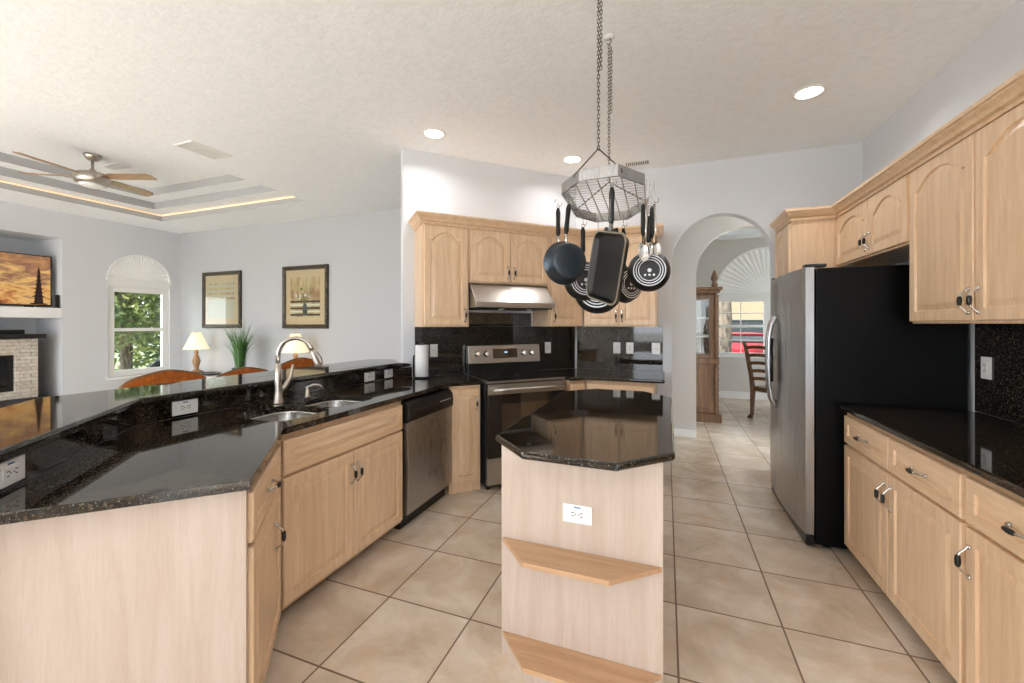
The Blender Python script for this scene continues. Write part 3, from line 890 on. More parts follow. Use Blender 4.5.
m.prism([(D - 0.085, 1.018), (D - 0.065, 1.185), (D, 1.185), (D, 1.018)], 0.0, W, 'yz')
bg = m.build('backguard', [STEELH, BLACK], rg, bevel=0.003)
sl = math.degrees(math.atan2(0.02, 0.167))
m = M(T(0, D - 0.086, 1.018) @ T(rx=-sl))
m.box(0.245, 0.50, -0.003, 0.0, 0.045, 0.135); m.build('display', BLACKG, bg)
m = M(T(0, D - 0.086, 1.018) @ T(rx=-sl)); m.box(0.365, 0.395, -0.0045, -0.003, 0.095, 0.105)
m.build('clock_digits', mat('blue_display', (160, 200, 240), 0.5, emit=(150, 190, 255), es=1.5), bg)
for q in (0.085, 0.175, 0.565, 0.655):
    m = M(T(q, D - 0.088, 1.018) @ T(rx=-sl) @ T(0, 0, 0.09) @ T(rx=90)); m.lathe([(0.030, 0), (0.030, 0.006), (0.024, 0.010), (0.021, 0.030), (0.017, 0.034)], 20)
    m.box(-0.005, 0.005, -0.022, 0.022, 0.030, 0.042)
    m.build('knob', CHROME, bg)

# ------------------------------------------------------------------ hood
x, y = sc(1.158, -4.86)
hd = thing('range_hood', 'sloped stainless under-cabinet range hood', 'hood', (x, y, 1.52), 45)
m = M()
m.prism([(-0.175, 0.012), (-0.175, 0.058), (0.0, 0.228), (0.31, 0.228), (0.31, 0.012)], 0.0, 0.76, 'yz')
m.build('canopy', STEELH, hd, bevel=0.002)
m = M(); m.box(0.02, 0.74, -0.155, 0.29, 0.002, 0.012); m.build('filter', mat('hood_filter', (40, 40, 42), 0.4, 0.6), hd)
for q in (0.25, 0.52):
    m = M(T(q, -0.12, -0.006)); m.lathe([(0.022, 0), (0.024, 0.009)], 16); m.build('lamp_lens', WHITE, hd)

# ------------------------------------------------------------------ refrigerator (faces -X)
rf = thing('refrigerator', 'side-by-side refrigerator with stainless doors and black sides', 'refrigerator', (0.865, 3.945, 0), -90)
m = M(); m.box(0.0, 0.91, 0.0, 0.71, 0.03, 1.735); m.build('body', FRSIDE, rf, bevel=0.006)
def fdoor(a, b_, nm='door'):
    m = M(); n_ = 14; W_ = 0.91
    pts = [(0.0 + b_, -0.008), (a, -0.008)]
    for i in range(n_ + 1):
        xx = a + (b_ - a) * i / n_
        bow = -0.052 - 0.026 * (1 - ((xx - W_ / 2) / (W_ / 2)) ** 2)
        pts.append((xx, bow))
    m.prism(pts, 0.085, 1.742, 'xy', smooth=False)
    return m.build(nm, STEEL, rf, bevel=0.006)
d1 = fdoor(0.003, 0.268); d2 = fdoor(0.274, 0.907)
for dd, xx, s_ in ((d1, 0.245, -1), (d2, 0.298, 1)):
    m = M()
    m.tube([(xx, -0.076, 0.76), (xx, -0.085, 0.775), (xx - s_ * 0.0, -0.110, 0.82), (xx, -0.125, 0.92), (xx, -0.130, 1.10), (xx, -0.125, 1.29), (xx, -0.110, 1.39), (xx, -0.085, 1.435), (xx, -0.076, 1.45)], [0.016, 0.017, 0.015, 0.014, 0.014, 0.014, 0.015, 0.017, 0.016], 12)
    m.tube([(xx - 0.002, -0.113, 0.95), (xx - 0.002, -0.117, 1.10), (xx - 0.002, -0.113, 1.28)], 0.0165, 12, 1)
    m.build('handle', [STEEL, BLACK], dd)
m = M(); m.box(0.005, 0.905, -0.05, 0.0, 0.012, 0.078); m.build('toe_grille', BLACK, rf, bevel=0.01)
for q in (0.03, 0.85):
    m = M(); m.box(q, q + 0.05, -0.055, 0.06, 1.743, 1.762); m.build('hinge_cover', BLACK, rf, bevel=0.004)
for a in (0.05, 0.82):
    for b_ in (0.05, 0.6):
        m = M(); m.box(a, a + 0.04, b_, b_ + 0.04, 0, 0.03); m.build('roller', BLACK, rf)

# ------------------------------------------------------------------ ceiling fixtures
def downlight(x, y, label, power=4):
    tt = thing('recessed_light', label, 'ceiling light', (x, y, CH), 0, 'recessed ceiling lights' if label else None)
    m = M(); n_ = 28
    rings = [[(r * math.cos(2 * math.pi * i / n_), r * math.sin(2 * math.pi * i / n_), z) for i in range(n_)] for r, z in ((0.095, -0.0005), (0.095, -0.006), (0.078, -0.008), (0.078, -0.0005))]
    m.loft(rings, 0, True, False, False); m.build('trim_ring', WHITE, tt)
    m = M(); m.lathe([(0.077, -0.0045), (0.077, -0.001)], 28); m.build('lens', LED, tt)
    ld = bpy.data.lights.new('downlight', 'AREA'); ld.shape = 'DISK'; ld.size = 0.14; ld.energy = power; ld.color = (0.98, 0.98, 1.0); ld.spread = math.radians(150)
    lo = bpy.data.objects.new('downlight_lamp', ld); scene.collection.objects.link(lo); lo.location = (x, y, CH - 0.02)
downlight(-1.80, 2.97, 'round recessed ceiling light over the paper towel corner of the counter')
downlight(-0.84, 3.90, 'round recessed ceiling light behind the pot rack chains')
downlight(0.912, 3.337, 'large round recessed ceiling light in front of the refrigerator')

for _x, _y in ((-0.9, -0.9), (0.7, -0.9), (-0.9, -2.3), (0.7, -2.3)):  # unseen lamps added behind the camera to fill the kitchen
    downlight(_x, _y, 'unseen recessed fill light added over the kitchen behind the viewpoint', 4)

def vent(label, x, y, w, l, rz=0, dark=False, z=CH):
    tt = thing('ceiling_vent', label, 'vent', (x, y, z), rz)
    m = M()
    m.box(-w / 2, w / 2, -l / 2, -l / 2 + 0.02, -0.008, -0.0005); m.box(-w / 2, w / 2, l / 2 - 0.02, l / 2, -0.008, -0.0005)
    m.box(-w / 2, -w / 2 + 0.02, -l / 2 + 0.02, l / 2 - 0.02, -0.008, -0.0005); m.box(w / 2 - 0.02, w / 2, -l / 2 + 0.02, l / 2 - 0.02, -0.008, -0.0005)
    m.build('frame', WHITE, tt)
    m = M(); n_ = int((w - 0.04) / 0.018)
    for i in range(n_):
        q = -w / 2 + 0.022 + i * 0.018
        m.box(q, q + 0.008, -l / 2 + 0.02, l / 2 - 0.02, -0.007, -0.002)
    m.box(-w / 2 + 0.02, w / 2 - 0.02, -l / 2 + 0.02, l / 2 - 0.02, -0.0018, -0.0006, 1)
    m.build('louvers', [WHITE, SLOT if dark else WHITE], tt)
vent('small dark-slotted ceiling vent behind the pot rack', -0.27, 4.22, 0.26, 0.14, 0, True)
vent('flush white ceiling vent between the kitchen and the ceiling fan', -3.94, 2.53, 0.24, 0.36)
vent('small ceiling vent inside the tray ceiling past the fan', -6.15, 2.95, 0.3, 0.15, z=CH + 0.3)
m = M()
X0, X1, Y0, Y1 = -7.26, -4.32, -0.6, 4.05
z0_, z1_ = CH + 0.072, CH + 0.092
m.box(X0 + 0.005, X1 - 0.005, Y1 - 0.016, Y1 - 0.005, z0_, z1_); m.box(X0 + 0.005, X0 + 0.016, Y0 + 0.02, Y1 - 0.017, z0_, z1_)
tag(m.build('light_strip', WARM), 'thin warm light strip running around the lowest step of the tray ceiling', 'light strip')

# ceiling fan
FX, FY = -5.98, 2.66
fn = thing('ceiling_fan', 'brushed nickel ceiling fan with four thin wooden blades', 'ceiling fan', (FX, FY, 2.955))
top = CH + 0.3 - 2.955
m = M(); m.lathe([(0.075, top - 0.001), (0.075, top - 0.02), (0.05, top - 0.055), (0.018, top - 0.07)], 24); m.build('canopy', NICKEL, fn)
m = M(); m.lathe([(0.013, top - 0.07), (0.013, 0.165), (0.04, 0.13), (0.06, 0.11)], 16); m.build('downrod', NICKEL, fn)
m = M(); m.lathe([(0.02, 0.135), (0.07, 0.125), (0.13, 0.105), (0.155, 0.075), (0.158, 0.045), (0.15, 0.02), (0.145, 0.0), (0.12, -0.01), (0.05, -0.016)], 36); m.build('motor_housing', NICKEL, fn)
m = M(); m.lathe([(0.11, -0.012), (0.105, -0.03), (0.07, -0.045), (0.02, -0.05)], 32); m.build('light_lens', WHITE, fn)
BLADE = wood('fan_blade', (176, 140, 104), (140, 108, 80), 'x')
for ang in (103, 22, -76, -151):
    m = M(T(rz=ang) @ T(0, 0, 0.075, rx=-11))
    m.prism([(0.14, -0.035), (0.22, -0.062), (0.62, -0.068), (0.66, -0.03), (0.665, 0.055), (0.22, 0.055), (0.14, 0.035)], -0.004, 0.004)
    m.build('blade', BLADE, fn, bevel=0.002)

# ------------------------------------------------------------------ pot rack
RX, RY = -0.295, 2.17
RV = [(-.49, 2.02), (-.485, 2.35), (-.39, 2.47), (-.21, 2.47), (-.10, 2.32), (-.092, 2.02), (-.20, 1.885), (-.38, 1.895)]
def rz_(y): return 2.052 - (y - 1.885) * 0.10
pr = thing('pot_rack', 'hanging stainless pot rack with wire grid on chains above the island', 'pot rack', (RX, RY, 2.02))
PT = T(-RX, -RY, -2.02)
m = M(PT)
n_ = len(RV); cx_ = sum(p[0] for p in RV) / n_; cy_ = sum(p[1] for p in RV) / n_
inn = [(p[0] + (cx_ - p[0]) * 0.02, p[1] + (cy_ - p[1]) * 0.02) for p in RV]
rings = [[(p[0], p[1], rz_(p[1])) for p in RV], [(p[0], p[1], rz_(p[1]) + 0.052) for p in RV], [(p[0], p[1], rz_(p[1]) + 0.052) for p in inn], [(p[0], p[1], rz_(p[1])) for p in inn], [(p[0], p[1], rz_(p[1])) for p in RV]]
m.loft(rings, 0, False, False, False); m.build('band', STEEL, pr)
def clip(u, ax):     # chord of the octagon along the other axis
    out = []
    for i in range(n_):
        a, b_ = RV[i], RV[(i + 1) % n_]
        if (a[ax] - u) * (b_[ax] - u) < 0:
            t_ = (u - a[ax]) / (b_[ax] - a[ax]); out.append(a[1 - ax] + t_ * (b_[1 - ax] - a[1 - ax]))
    return sorted(out)
m = M(PT)
k = 0
for i in range(7):
    u = -0.455 + i * 0.053; c_ = clip(u, 0)
    if len(c_) == 2: m.tube([(u, c_[0], rz_(c_[0]) + 0.006), (u, c_[1], rz_(c_[1]) + 0.006)], 0.0028, 6)
for i in range(19):
    u = 1.915 + i * 0.030; c_ = clip(u, 1)
    if len(c_) == 2: m.tube([(c_[0], u, rz_(u) + 0.010), (c_[1], u, rz_(u) + 0.010)], 0.0018, 6)
m.build('wire_grid', NICKEL, pr)
def chain(m, a, b_, L=0.024, w=0.006, r=0.0019):
    a = Vector(a); b_ = Vector(b_); d_ = b_ - a; n = max(2, int(d_.length / (L * 0.74))); q = d_.to_track_quat('Z', 'Y').to_matrix().to_4x4()
    old = m.xf
    for i in range(n):
        c_ = a + d_ * ((i + 0.5) / n)
        m.xf = old @ Matrix.Translation(c_) @ q @ Matrix.Rotation(math.radians(90 * (i % 2)), 4, 'Z')
        h = L / 2 - w
        pts = []
        for j in range(8):
            an = 2 * math.pi * j / 8
            pts.append((w * math.cos(an), 0, (h if math.sin(an) >= 0 else -h) + w * math.sin(an)))
        m.tube(pts, r, 5, 0, closed=True)
    m.xf = old
DARKST = mat('dark_steel_chain', (110, 106, 100), 0.35, 0.9)
for (hx, hy, apex, ends) in ((-0.289, 1.90, 2.185, ((-0.40, 1.895), (-0.185, 1.90))), (-0.294, 2.31, 2.165, ((-0.485, 2.33), (-0.10, 2.30)))):
    m = M(PT); chain(m, (hx, hy, CH - 0.045), (hx, hy, apex)); chain(m, (hx + 0.012, hy, CH - 0.06), (hx + 0.010, hy, CH - 0.42)); m.build('chain', DARKST, pr)
    m = M(PT)
    for ex, ey in ends:
        z_ = rz_(ey) + 0.03
        m.tube([(hx, hy, apex + 0.006), (ex, ey, z_), (ex, ey, z_ - 0.012)], 0.0032, 6)
    m.build('hanger_rod', DARKST, pr)
    m = M(PT); m.lathe([(0.030, 0), (0.030, -0.003), (0.012, -0.008), (0.004, -0.010)], 18, 0, T(hx, hy, CH - 0.0005))
    m.tube([(hx, hy, CH - 0.008), (hx + 0.010, hy, CH - 0.018), (hx + 0.011, hy, CH - 0.032), (hx, hy, CH - 0.045), (hx - 0.010, hy, CH - 0.036)], 0.0028, 6, 1)
    m.build('ceiling_hook', [WHITE, DARKST], pr)

def pot_hook(x, y, z0, z1, label):
    """S hook from the rack rim (z1) down to a pan loop (z0)"""
    m = M(T(x, y, 0)); r = 0.010
    pts = []
    for i in range(7):
        a = math.pi * i / 6; pts.append((-r + r * math.cos(math.pi - a) * -1 * -1, 0, z1 + r * math.sin(a)))
    pts = [(-2 * r, 0, z1 - 0.008)] + [(-r - r * math.cos(math.pi * i / 6), 0, z1 + r * math.sin(math.pi * i / 6)) for i in range(7)]
    pts += [(0, 0, z0)] + [(r - r * math.cos(math.pi * i / 6), 0, z0 - r * math.sin(math.pi * i / 6)) for i in range(1, 7)] + [(2 * r, 0, z0 + 0.01)]
    m.tube(pts, 0.0022, 6)
    o = m.build('pot_hook', CHROME)
    return tag(o, label, 'hook', 'hooks on the pot rack')

def pan(name, label, c, r, yaw, tilt=0.0, depth=0.045, style='ring', hl=0.20, group='pans hanging from the rack', roll=0, wall=None):
    """pan hung by its handle: underside faces local -Y, handle rises along +Z"""
    tt = thing(name, label, 'pan', c, 0, group)
    tt.rotation_euler = (math.radians(tilt), math.radians(roll), math.radians(yaw))
    m = M()
    A = T(rx=90)   # local z of lathe -> -Y
    rb = r * 0.80
    if style == 'ring':
        prof = [(0.001, 0.0)]; mis = []
        for i, q in enumerate((0.12, 0.60, 0.645, 0.74, 0.79, 0.885, 0.94, 0.99)):
            prof.append((rb * q, 0.0)); mis.append(1 if i in (0, 2, 4, 6) else 0)
        prof += [(rb, -0.002), (rb * 1.06, -0.008), (r * 0.97, -depth * 0.8), (r, -depth), (r - 0.003, -depth), (rb * 0.98, -0.006), (0.001, -0.005)]
        mis += [0] * 7
    else:
        prof = [(0.001, -0.0008), (rb * 0.5, 0.0), (rb * 0.97, 0.0), (rb, -0.002), (rb * 1.05, -0.010), (r * 0.98, -depth), (r * 1.03, -depth - 0.002), (r * 1.03, -depth - 0.004), (r * 0.97, -depth - 0.002), (rb * 0.98, -0.006), (0.001, -0.005)]
        mis = [0] * 10
    m.lathe(prof, 40, 0, A, mis)
    if style == 'ring':
        for dx_ in (-0.25, 0, 0.25): m.lathe([(0.006, 0), (0.006, 0.0008)], 10, 1, T(dx_ * rb, 0, -0.28 * rb, rx=90))
    m.build('body', [wall or (NONSTICK if style == 'ring' else PANBLUE), RINGW], tt)
    m = M(); yb = depth - 0.004
    m.tube([(0, yb, r * 0.94), (0, yb + 0.012, r + 0.03), (0, yb + 0.016, r + 0.05)], [0.008, 0.006, 0.007], 8, 1)
    m.lathe([(0.009, 0), (0.014, 0.02), (0.0125, hl * 0.5), (0.014, hl * 0.85), (0.007, hl)], 12, 0, T(0, yb + 0.016, r + 0.045), sx=1.0, sy=0.7)
    tz = r + 0.045 + hl
    pts = [(0.009 * math.cos(2 * math.pi * i / 10), yb + 0.016, tz + 0.008 + 0.011 * math.sin(2 * math.pi * i / 10)) for i in range(10)]
    m.tube(pts, 0.0028, 6, 1, closed=True)
    m.build('handle', [RUBBER, CHROME], tt)
    return tt

def hookto(tt, r, depth, hl, rx_, ry_, label):
    bpy.context.view_layer.update()
    p = tt.matrix_world @ Vector((0, depth + 0.012, r + 0.045 + hl + 0.017))
    pot_hook(p.x, p.y, p.z + 0.006, max(rz_(p.y) + 0.012, p.z + 0.02), label)

cfg = [
 ('frying_pan', 'dark blue-grey frying pan hung foremost at the rack edge, underside showing', (-0.440, 2.00, 1.700), 0.108, 38, 'plain', 0.075, 0.155, 6),
 ('frying_pan', 'second blue-grey pan tucked directly behind the foremost blue-grey pan', (-0.500, 2.13, 1.735), 0.085, 48, 'plain', 0.05, 0.15, 0),
 ('frying_pan', 'black pan with silver rings half hidden below the blue-grey pans', (-0.415, 2.28, 1.635), 0.112, 24, 'ring', 0.06, 0.15, 0),
 ('frying_pan', 'largest silver-ringed black pan, hanging behind the square griddle', (-0.372, 2.40, 1.592), 0.142, 4, 'ring', 0.05, 0.13, 0),
 ('frying_pan', 'black silver-ringed pan with a round centre badge behind the spoons', (-0.080, 2.24, 1.668), 0.108, 6, 'ring', 0.045, 0.14, 0),
 ('frying_pan', 'edge-on black ringed pan between the griddle and the badge pan', (-0.180, 2.37, 1.612), 0.105, 48, 'ring', 0.05, 0.17, 0),
]
for nm, lb, c, r, yaw, st, dp, hl, roll in cfg:
    pt_ = pan(nm, lb, c, r, yaw, 0, dp, st, hl, roll=roll)
    hookto(pt_, r, dp, hl, 0, 0, 'steel S hook holding the ' + lb.split(',')[0].replace('second ', 'rear '))

# square griddle
gd = thing('square_griddle', 'square black griddle pan with pale rim hanging face out', 'pan', (-0.262, 1.930, 1.652), 0, 'pans hanging from the rack')
gd.scale = (0.92, 0.92, 0.92); gd.rotation_euler = (math.radians(0), math.radians(15), math.radians(-47))
m = M()
def rr_ring(hw, hh, r, y, n=6, wavy=0.0):
    o = []
    for px_, pz_ in rrect(-hw, hw, -hh, hh, r, n): o.append((px_, y, pz_))
    return o
rings = [rr_ring(0.118, 0.158, 0.035, 0.030), rr_ring(0.134, 0.172, 0.045, 0.0), rr_ring(0.138, 0.176, 0.047, 0.0), rr_ring(0.138, 0.176, 0.047, -0.006), rr_ring(0.130, 0.168, 0.043, -0.006), rr_ring(0.116, 0.155, 0.035, 0.020)]
m.loft(rings, 0, False, True, True, mis=[0, 1, 1, 1, 0])
m.prism([(-0.06, 0.165), (-0.045, 0.195), (-0.02, 0.186), (0.0, 0.182), (0.02, 0.186), (0.045, 0.195), (0.06, 0.165)], -0.005, 0.006, 'xz')
m.build('body', [NONSTICK, RIMTAN], gd)
m = M(T(0, 0, 0.17) @ T(ry=-13) @ T(0, 0, -0.17))
m.tube([(0, 0.0, 0.175), (0, 0.002, 0.215)], [0.014, 0.010], 10, 1)
m.lathe([(0.012, 0.0), (0.017, 0.02), (0.014, 0.09), (0.017, 0.15), (0.010, 0.175), (0.003, 0.18)], 14, 0, T(0, 0.002, 0.212), sx=1, sy=0.75)
m.box(0.004, 0.010, -0.0115, -0.0105, 0.22, 0.33, 1)
pts = [(0.010 * math.cos(2 * math.pi * i / 10), 0.002, 0.400 + 0.012 * math.sin(2 * math.pi * i / 10)) for i in range(10)]
m.tube(pts, 0.003, 6, 1, closed=True)
m.build('handle', [RUBBER, GREYG], gd)
bpy.context.view_layer.update()
p = gd.matrix_world @ Vector((-0.054, 0, 0.403))
pot_hook(p.x, p.y, p.z + 0.002, p.z + 0.02, 'steel S hook holding the square griddle')

def spoon(label, x, y, zt, L, bw, yaw, slotted=False, grip=False, tilt=0):
    tt = thing('serving_spoon', label, 'spoon', (x, y, zt), yaw, 'utensils hanging from the rack')
    tt.rotation_euler = (0, math.radians(tilt), math.radians(yaw))
    m = M()
    rings = []
    for i in range(9):
        a = math.pi * i / 8; s_ = math.sin(a)
        z = -L + bw * 1.15 - bw * 1.25 * math.cos(math.pi - a)
        w = max(0.002, bw * 0.8 * s_)
        rings.append([(w * math.cos(q), 0.012 * s_ * (1 if math.sin(q) > 0 else 0.8) * abs(math.sin(q)) + 0.001 * math.sin(q), z) for q in [2 * math.pi * j / 12 for j in range(12)]])
    m.loft(rings, 0, True); 
    bowl = m.build('bowl', CHROME, tt)
    m = M(); m.tube([(0, 0.003, -L + bw * 2.2), (0, 0.0, -L * 0.5), (0, 0, -0.012)], [0.005, 0.0045, 0.006], 8)
    pts = [(0.006 * math.cos(2 * math.pi * i / 8), 0, -0.006 + 0.009 * math.sin(2 * math.pi * i / 8)) for i in range(8)]
    m.tube(pts, 0.002, 6, closed=True)
    if grip: m.lathe([(0.006, -0.17), (0.011, -0.15), (0.010, -0.03), (0.005, -0.015)], 10, 1)
    m.build('handle', [CHROME, RUBBER], tt)
    return tt
spoon('steel ladle hanging foremost at the rack corner', -0.080, 2.02, 1.985, 0.30, 0.034, 10, tilt=3)
spoon('steel serving spoon hanging just beside the ladle', -0.052, 2.05, 1.965, 0.25, 0.026, 20, tilt=-3)
spoon('black-handled spatula spoon hanging behind the ladle', -0.105, 2.10, 1.99, 0.26, 0.026, 0, grip=True)
spoon('black-handled spoon hanging behind the steel serving spoon', -0.065, 2.13, 1.98, 0.25, 0.026, 0, grip=True)
pot_hook(-0.085, 2.02, 1.990, 2.06, 'steel S hook holding the ladle')
pot_hook(-0.052, 2.05, 1.970, 2.055, 'steel S hook holding the steel serving spoon')

# ------------------------------------------------------------------ family room
tv = thing('television', 'flat television showing an orange sunset with a pagoda silhouette', 'television', (-8.10, 2.545, 1.616))
m = M(); m.box(-0.025, 0.025, -0.61, 0.61, 0.02, 0.72); m.build('housing', BLACK, tv, bevel=0.004)
m = M(T(8.14, -2.50, -1.616)); m.box(-8.1148, -8.1142, 1.905, 3.095, 1.655, 2.322); scn = m.build('screen', SCREEN, tv)
m = M(); z = 0.045; w = 0.09
m.box(0.026, 0.0265, 0.40, 0.56, 0.042, 0.06)
for i in range(7):
    hh = 0.055 if i else 0.10
    m.prism([(0.48 - w, z), (0.48 + w, z), (0.48 + w * 0.5, z + 0.02), (0.48 + w * 0.42, z + hh), (0.48 - w * 0.42, z + hh), (0.48 - w * 0.5, z + 0.02)], 0.0262, 0.0275, 'yz')
    z += hh; w *= 0.82
m.prism([(0.465, z), (0.495, z), (0.48, z + 0.1)], 0.0262, 0.0275, 'yz')
m.build('pagoda_image', SILH, scn)
for q in (-0.4, 0.4):
    m = M(); m.box(-0.09, 0.09, q - 0.015, q + 0.015, 0.0, 0.022); m.build('foot', BLACK, tv)
m = M(); m.box(-8.04, -8.005, 3.172, 3.205, 1.617, 1.80)
m.box(-8.05, -8.0, 3.165, 3.212, 1.617, 1.63)
tag(m.build('media_box', BLACK, bevel=0.004), 'small upright black box standing beside the television', 'media box')
fp = thing('fireplace', 'electric fireplace with stacked pale stone surround and dark mantel', 'fireplace', (-8.25, 2.2, 0))
m = M(T(8.25, -2.2, 0))
m.box(-8.5, -8.02, 2.79, 3.0, 0.401, 1.19); m.box(-8.5, -8.02, 1.45, 1.64, 0.401, 1.19); m.box(-8.5, -8.02, 1.64, 2.79, 0.985, 1.19); m.box(-8.5, -8.03, 1.64, 2.79, 0.401, 0.50)
m.build('stone_surround', STONE, fp, bevel=0.004)
m = M(T(8.25, -2.2, 0)); m.box(-8.55, -7.96, 1.42, 3.06, 1.195, 1.255); m.build('mantel', mat('black_wood', (28, 26, 26), 0.35), fp, bevel=0.006)
m = M(T(8.25, -2.2, 0)); m.box(-8.45, -8.06, 1.645, 2.785, 0.505, 0.98); fb = m.build('firebox', BLACK, fp)
m = M(T(8.25, -2.2, 0)); m.box(-8.058, -8.052, 1.70, 2.73, 0.56, 0.93); m.build('glass', BLACKG, fb)
m = M(T(8.25, -2.2, 0)); m.box(-8.6, -7.93, 1.42, 3.1, 0.0, 0.40); m.build('hearth', mat('dark_stone', (50, 48, 48), 0.6), fp, bevel=0.006)
sb = M(); sb.box(-8.12, -8.02, 2.1, 2.88, 1.256, 1.315)
tag(sb.build('soundbar', BLACK, bevel=0.012), 'long black soundbar lying on the fireplace mantel', 'soundbar')

# pictures on the family room wall
def picture(label, x0, x1, z0, z1, art):
    tt = thing('framed_picture', label, 'picture', ((x0 + x1) / 2, 4.737, z0))
    w = (x1 - x0) / 2; h = z1 - z0; f_ = 0.062
    m = M()
    def ring(ins, y): return [(-w + ins, y, ins), (w - ins, y, ins), (w - ins, y, h - ins), (-w + ins, y, h - ins)]
    m.loft([ring(0, 0), ring(0, -0.03), ring(0.015, -0.045), ring(0.04, -0.035), ring(f_ - 0.01, -0.03), ring(f_, -0.015), ring(f_, 0)], 0, False, False, False)
    m.build('frame', FRAME, tt)
    m = M(); m.box(-w + f_ - 0.002, w - f_ + 0.002, -0.014, -0.008, f_ - 0.002, h - f_ + 0.002); mb = m.build('mat_board', MATB, tt)
    if art == 'flowers':
        a0, a1, b0, b1 = -w + f_ + 0.09, w - f_ - 0.09, f_ + 0.11, h - f_ - 0.11
        m = M(); m.box(a0, a1, -0.016, -0.0145, b0, b1)
        y_ = -0.0165
        aw = a1 - a0; ah = b1 - b0
        for i, k_ in enumerate((2, 1, 2, 1, 2)):
            zz = b0 + 0.02 + i * 0.05
            m.box(a0, a1, y_ - 0.0004, y_, zz, zz + 0.028, 2 if k_ == 1 else 1)
        cx = (a0 + a1) / 2
        m.prism([(cx - 0.035, b0 + 0.02), (cx + 0.035, b0 + 0.02), (cx + 0.055, b0 + 0.12), (cx + 0.03, b0 + 0.2), (cx - 0.03, b0 + 0.2), (cx - 0.055, b0 + 0.12)], y_ - 0.001, y_, 'xz', 4)
        rnd = random.Random(4)
        for i in range(16):
            an = math.radians(25 + 130 * rnd.random()); L_ = 0.12 + 0.16 * rnd.random()
            ex, ez = cx + L_ * math.cos(an), b0 + 0.2 + L_ * math.sin(an)
            ex = max(a0 + 0.01, min(a1 - 0.01, ex)); ez = min(b1 - 0.01, ez)
            m.prism([(cx - 0.004, b0 + 0.2), (cx + 0.004, b0 + 0.2), (ex + 0.002, ez), (ex - 0.004, ez)], y_ - 0.0015, y_ - 0.001, 'xz', 3)
            q = 0.012 + 0.016 * rnd.random()
            m.prism([(ex - q, ez), (ex - q * 0.4, ez - q), (ex + q * 0.6, ez - q * 0.7), (ex + q, ez + q * 0.2), (ex, ez + q)], y_ - 0.002, y_ - 0.0016, 'xz', (2, 5, 2, 3)[i % 4])
        m.build('print', [ARTBG, ARTD, ARTW, ARTG, ARTV, ARTP], mb)
    else:
        a0, a1, b0, b1 = -w + f_ + 0.08, w - f_ - 0.08, f_ + 0.10, h - f_ - 0.10
        m = M(); m.box(a0, a1, -0.016, -0.0145, b0, b1)
        for i in range(4): m.box(a0, a1, -0.017, -0.016, b1 - 0.06 - i * 0.08, b1 - 0.03 - i * 0.08, 1)
        m.build('print', [MATW, ARTBG], mb)
    m = M(); m.box(-w + f_ - 0.001, w - f_ + 0.001, -0.0215, -0.0205, f_ - 0.001, h - f_ + 0.001); m.build('glass', GLASS, tt)
# measured on the wall at Y = 4.74
picture('dark framed print near the window catching a pale reflection', -7.37, -6.46, 1.322, 2.26, 'plain')
picture('dark framed print of a vase of flowers over the second lamp', -5.54, -4.65, 1.322, 2.27, 'flowers')

cs = thing('console_table', 'long white console table against the family room wall', 'table', (-6.2, 4.42, 0))
m = M(); m.box(-1.35, 1.5, -0.24, 0.24, 0.56, 0.60); m.build('tabletop', WHITE, cs, bevel=0.004)
for sx_ in (-1.28, 1.43):
    for sy_ in (-0.19, 0.19):
        m = M(); m.box(sx_ - 0.03, sx_ + 0.03, sy_ - 0.03, sy_ + 0.03, 0, 0.56); m.build('leg', WHITE, cs, bevel=0.004)
m = M(T(-6.68, 4.36, 0.601)); m.lathe([(0.10, 0), (0.20, 0.012), (0.24, 0.03), (0.23, 0.03), (0.18, 0.016), (0.01, 0.006)], 32, 0, None, None, True, 1.0, 0.6)
tag(m.build('serving_tray', BLACK), 'shallow oval black tray on the white console between lamp and plant', 'tray')

def lamp(label, x, y, z):
    tt = thing('table_lamp', label, 'lamp', (x, y, z), 0, 'turned wood table lamps')
    m = M(); m.lathe([(0.10, 0), (0.10, 0.025), (0.05, 0.045), (0.03, 0.07), (0.045, 0.13), (0.058, 0.19), (0.04, 0.26), (0.024, 0.30), (0.036, 0.33), (0.024, 0.36), (0.012, 0.40)], 24); m.build('base', LAMPW, tt)
    m = M(); n_ = 32
    rings = [[(r * math.cos(2 * math.pi * i / n_), r * math.sin(2 * math.pi * i / n_), q) for i in range(n_)] for r, q in ((0.175, 0.385), (0.12, 0.50), (0.062, 0.65))]
    m.loft(rings, 0, True, False, False); so = m.build('lamp_shade', SHADE, tt)
    mo = so.modifiers.new('thickness', 'SOLIDIFY'); mo.thickness = 0.003
    m = M(); m.tube([(0, 0, 0.40), (0, 0, 0.68)], 0.004, 6); m.lathe([(0.004, 0.68), (0.012, 0.69), (0.004, 0.71)], 10); m.build('finial', NICKEL, tt)
    m = M(T(0, 0, 0.5)); m.lathe([(0.01, -0.06), (0.03, -0.02), (0.032, 0.02), (0.012, 0.05)], 14)
    m.build('bulb', mat('bulb', (255, 240, 210), 0.5, emit=(255, 214, 160), es=14), tt)
    return tt
lamp('lit table lamp nearest the window, cream shade on turned wood base', -7.11, 4.45, 0.601)
lamp('lit table lamp under the flower print, behind the faucet', -4.98, 4.45, 0.601)
pl = thing('potted_grass', 'tall arching green grass plant in a pot on the white console', 'plant', (-5.98, 4.36, 0.601))
m = M(); m.lathe([(0.08, 0), (0.11, 0.12), (0.115, 0.13), (0.10, 0.13), (0.09, 0.11)], 20); m.build('pot', BLACK, pl)
m = M(); rnd = random.Random(7)
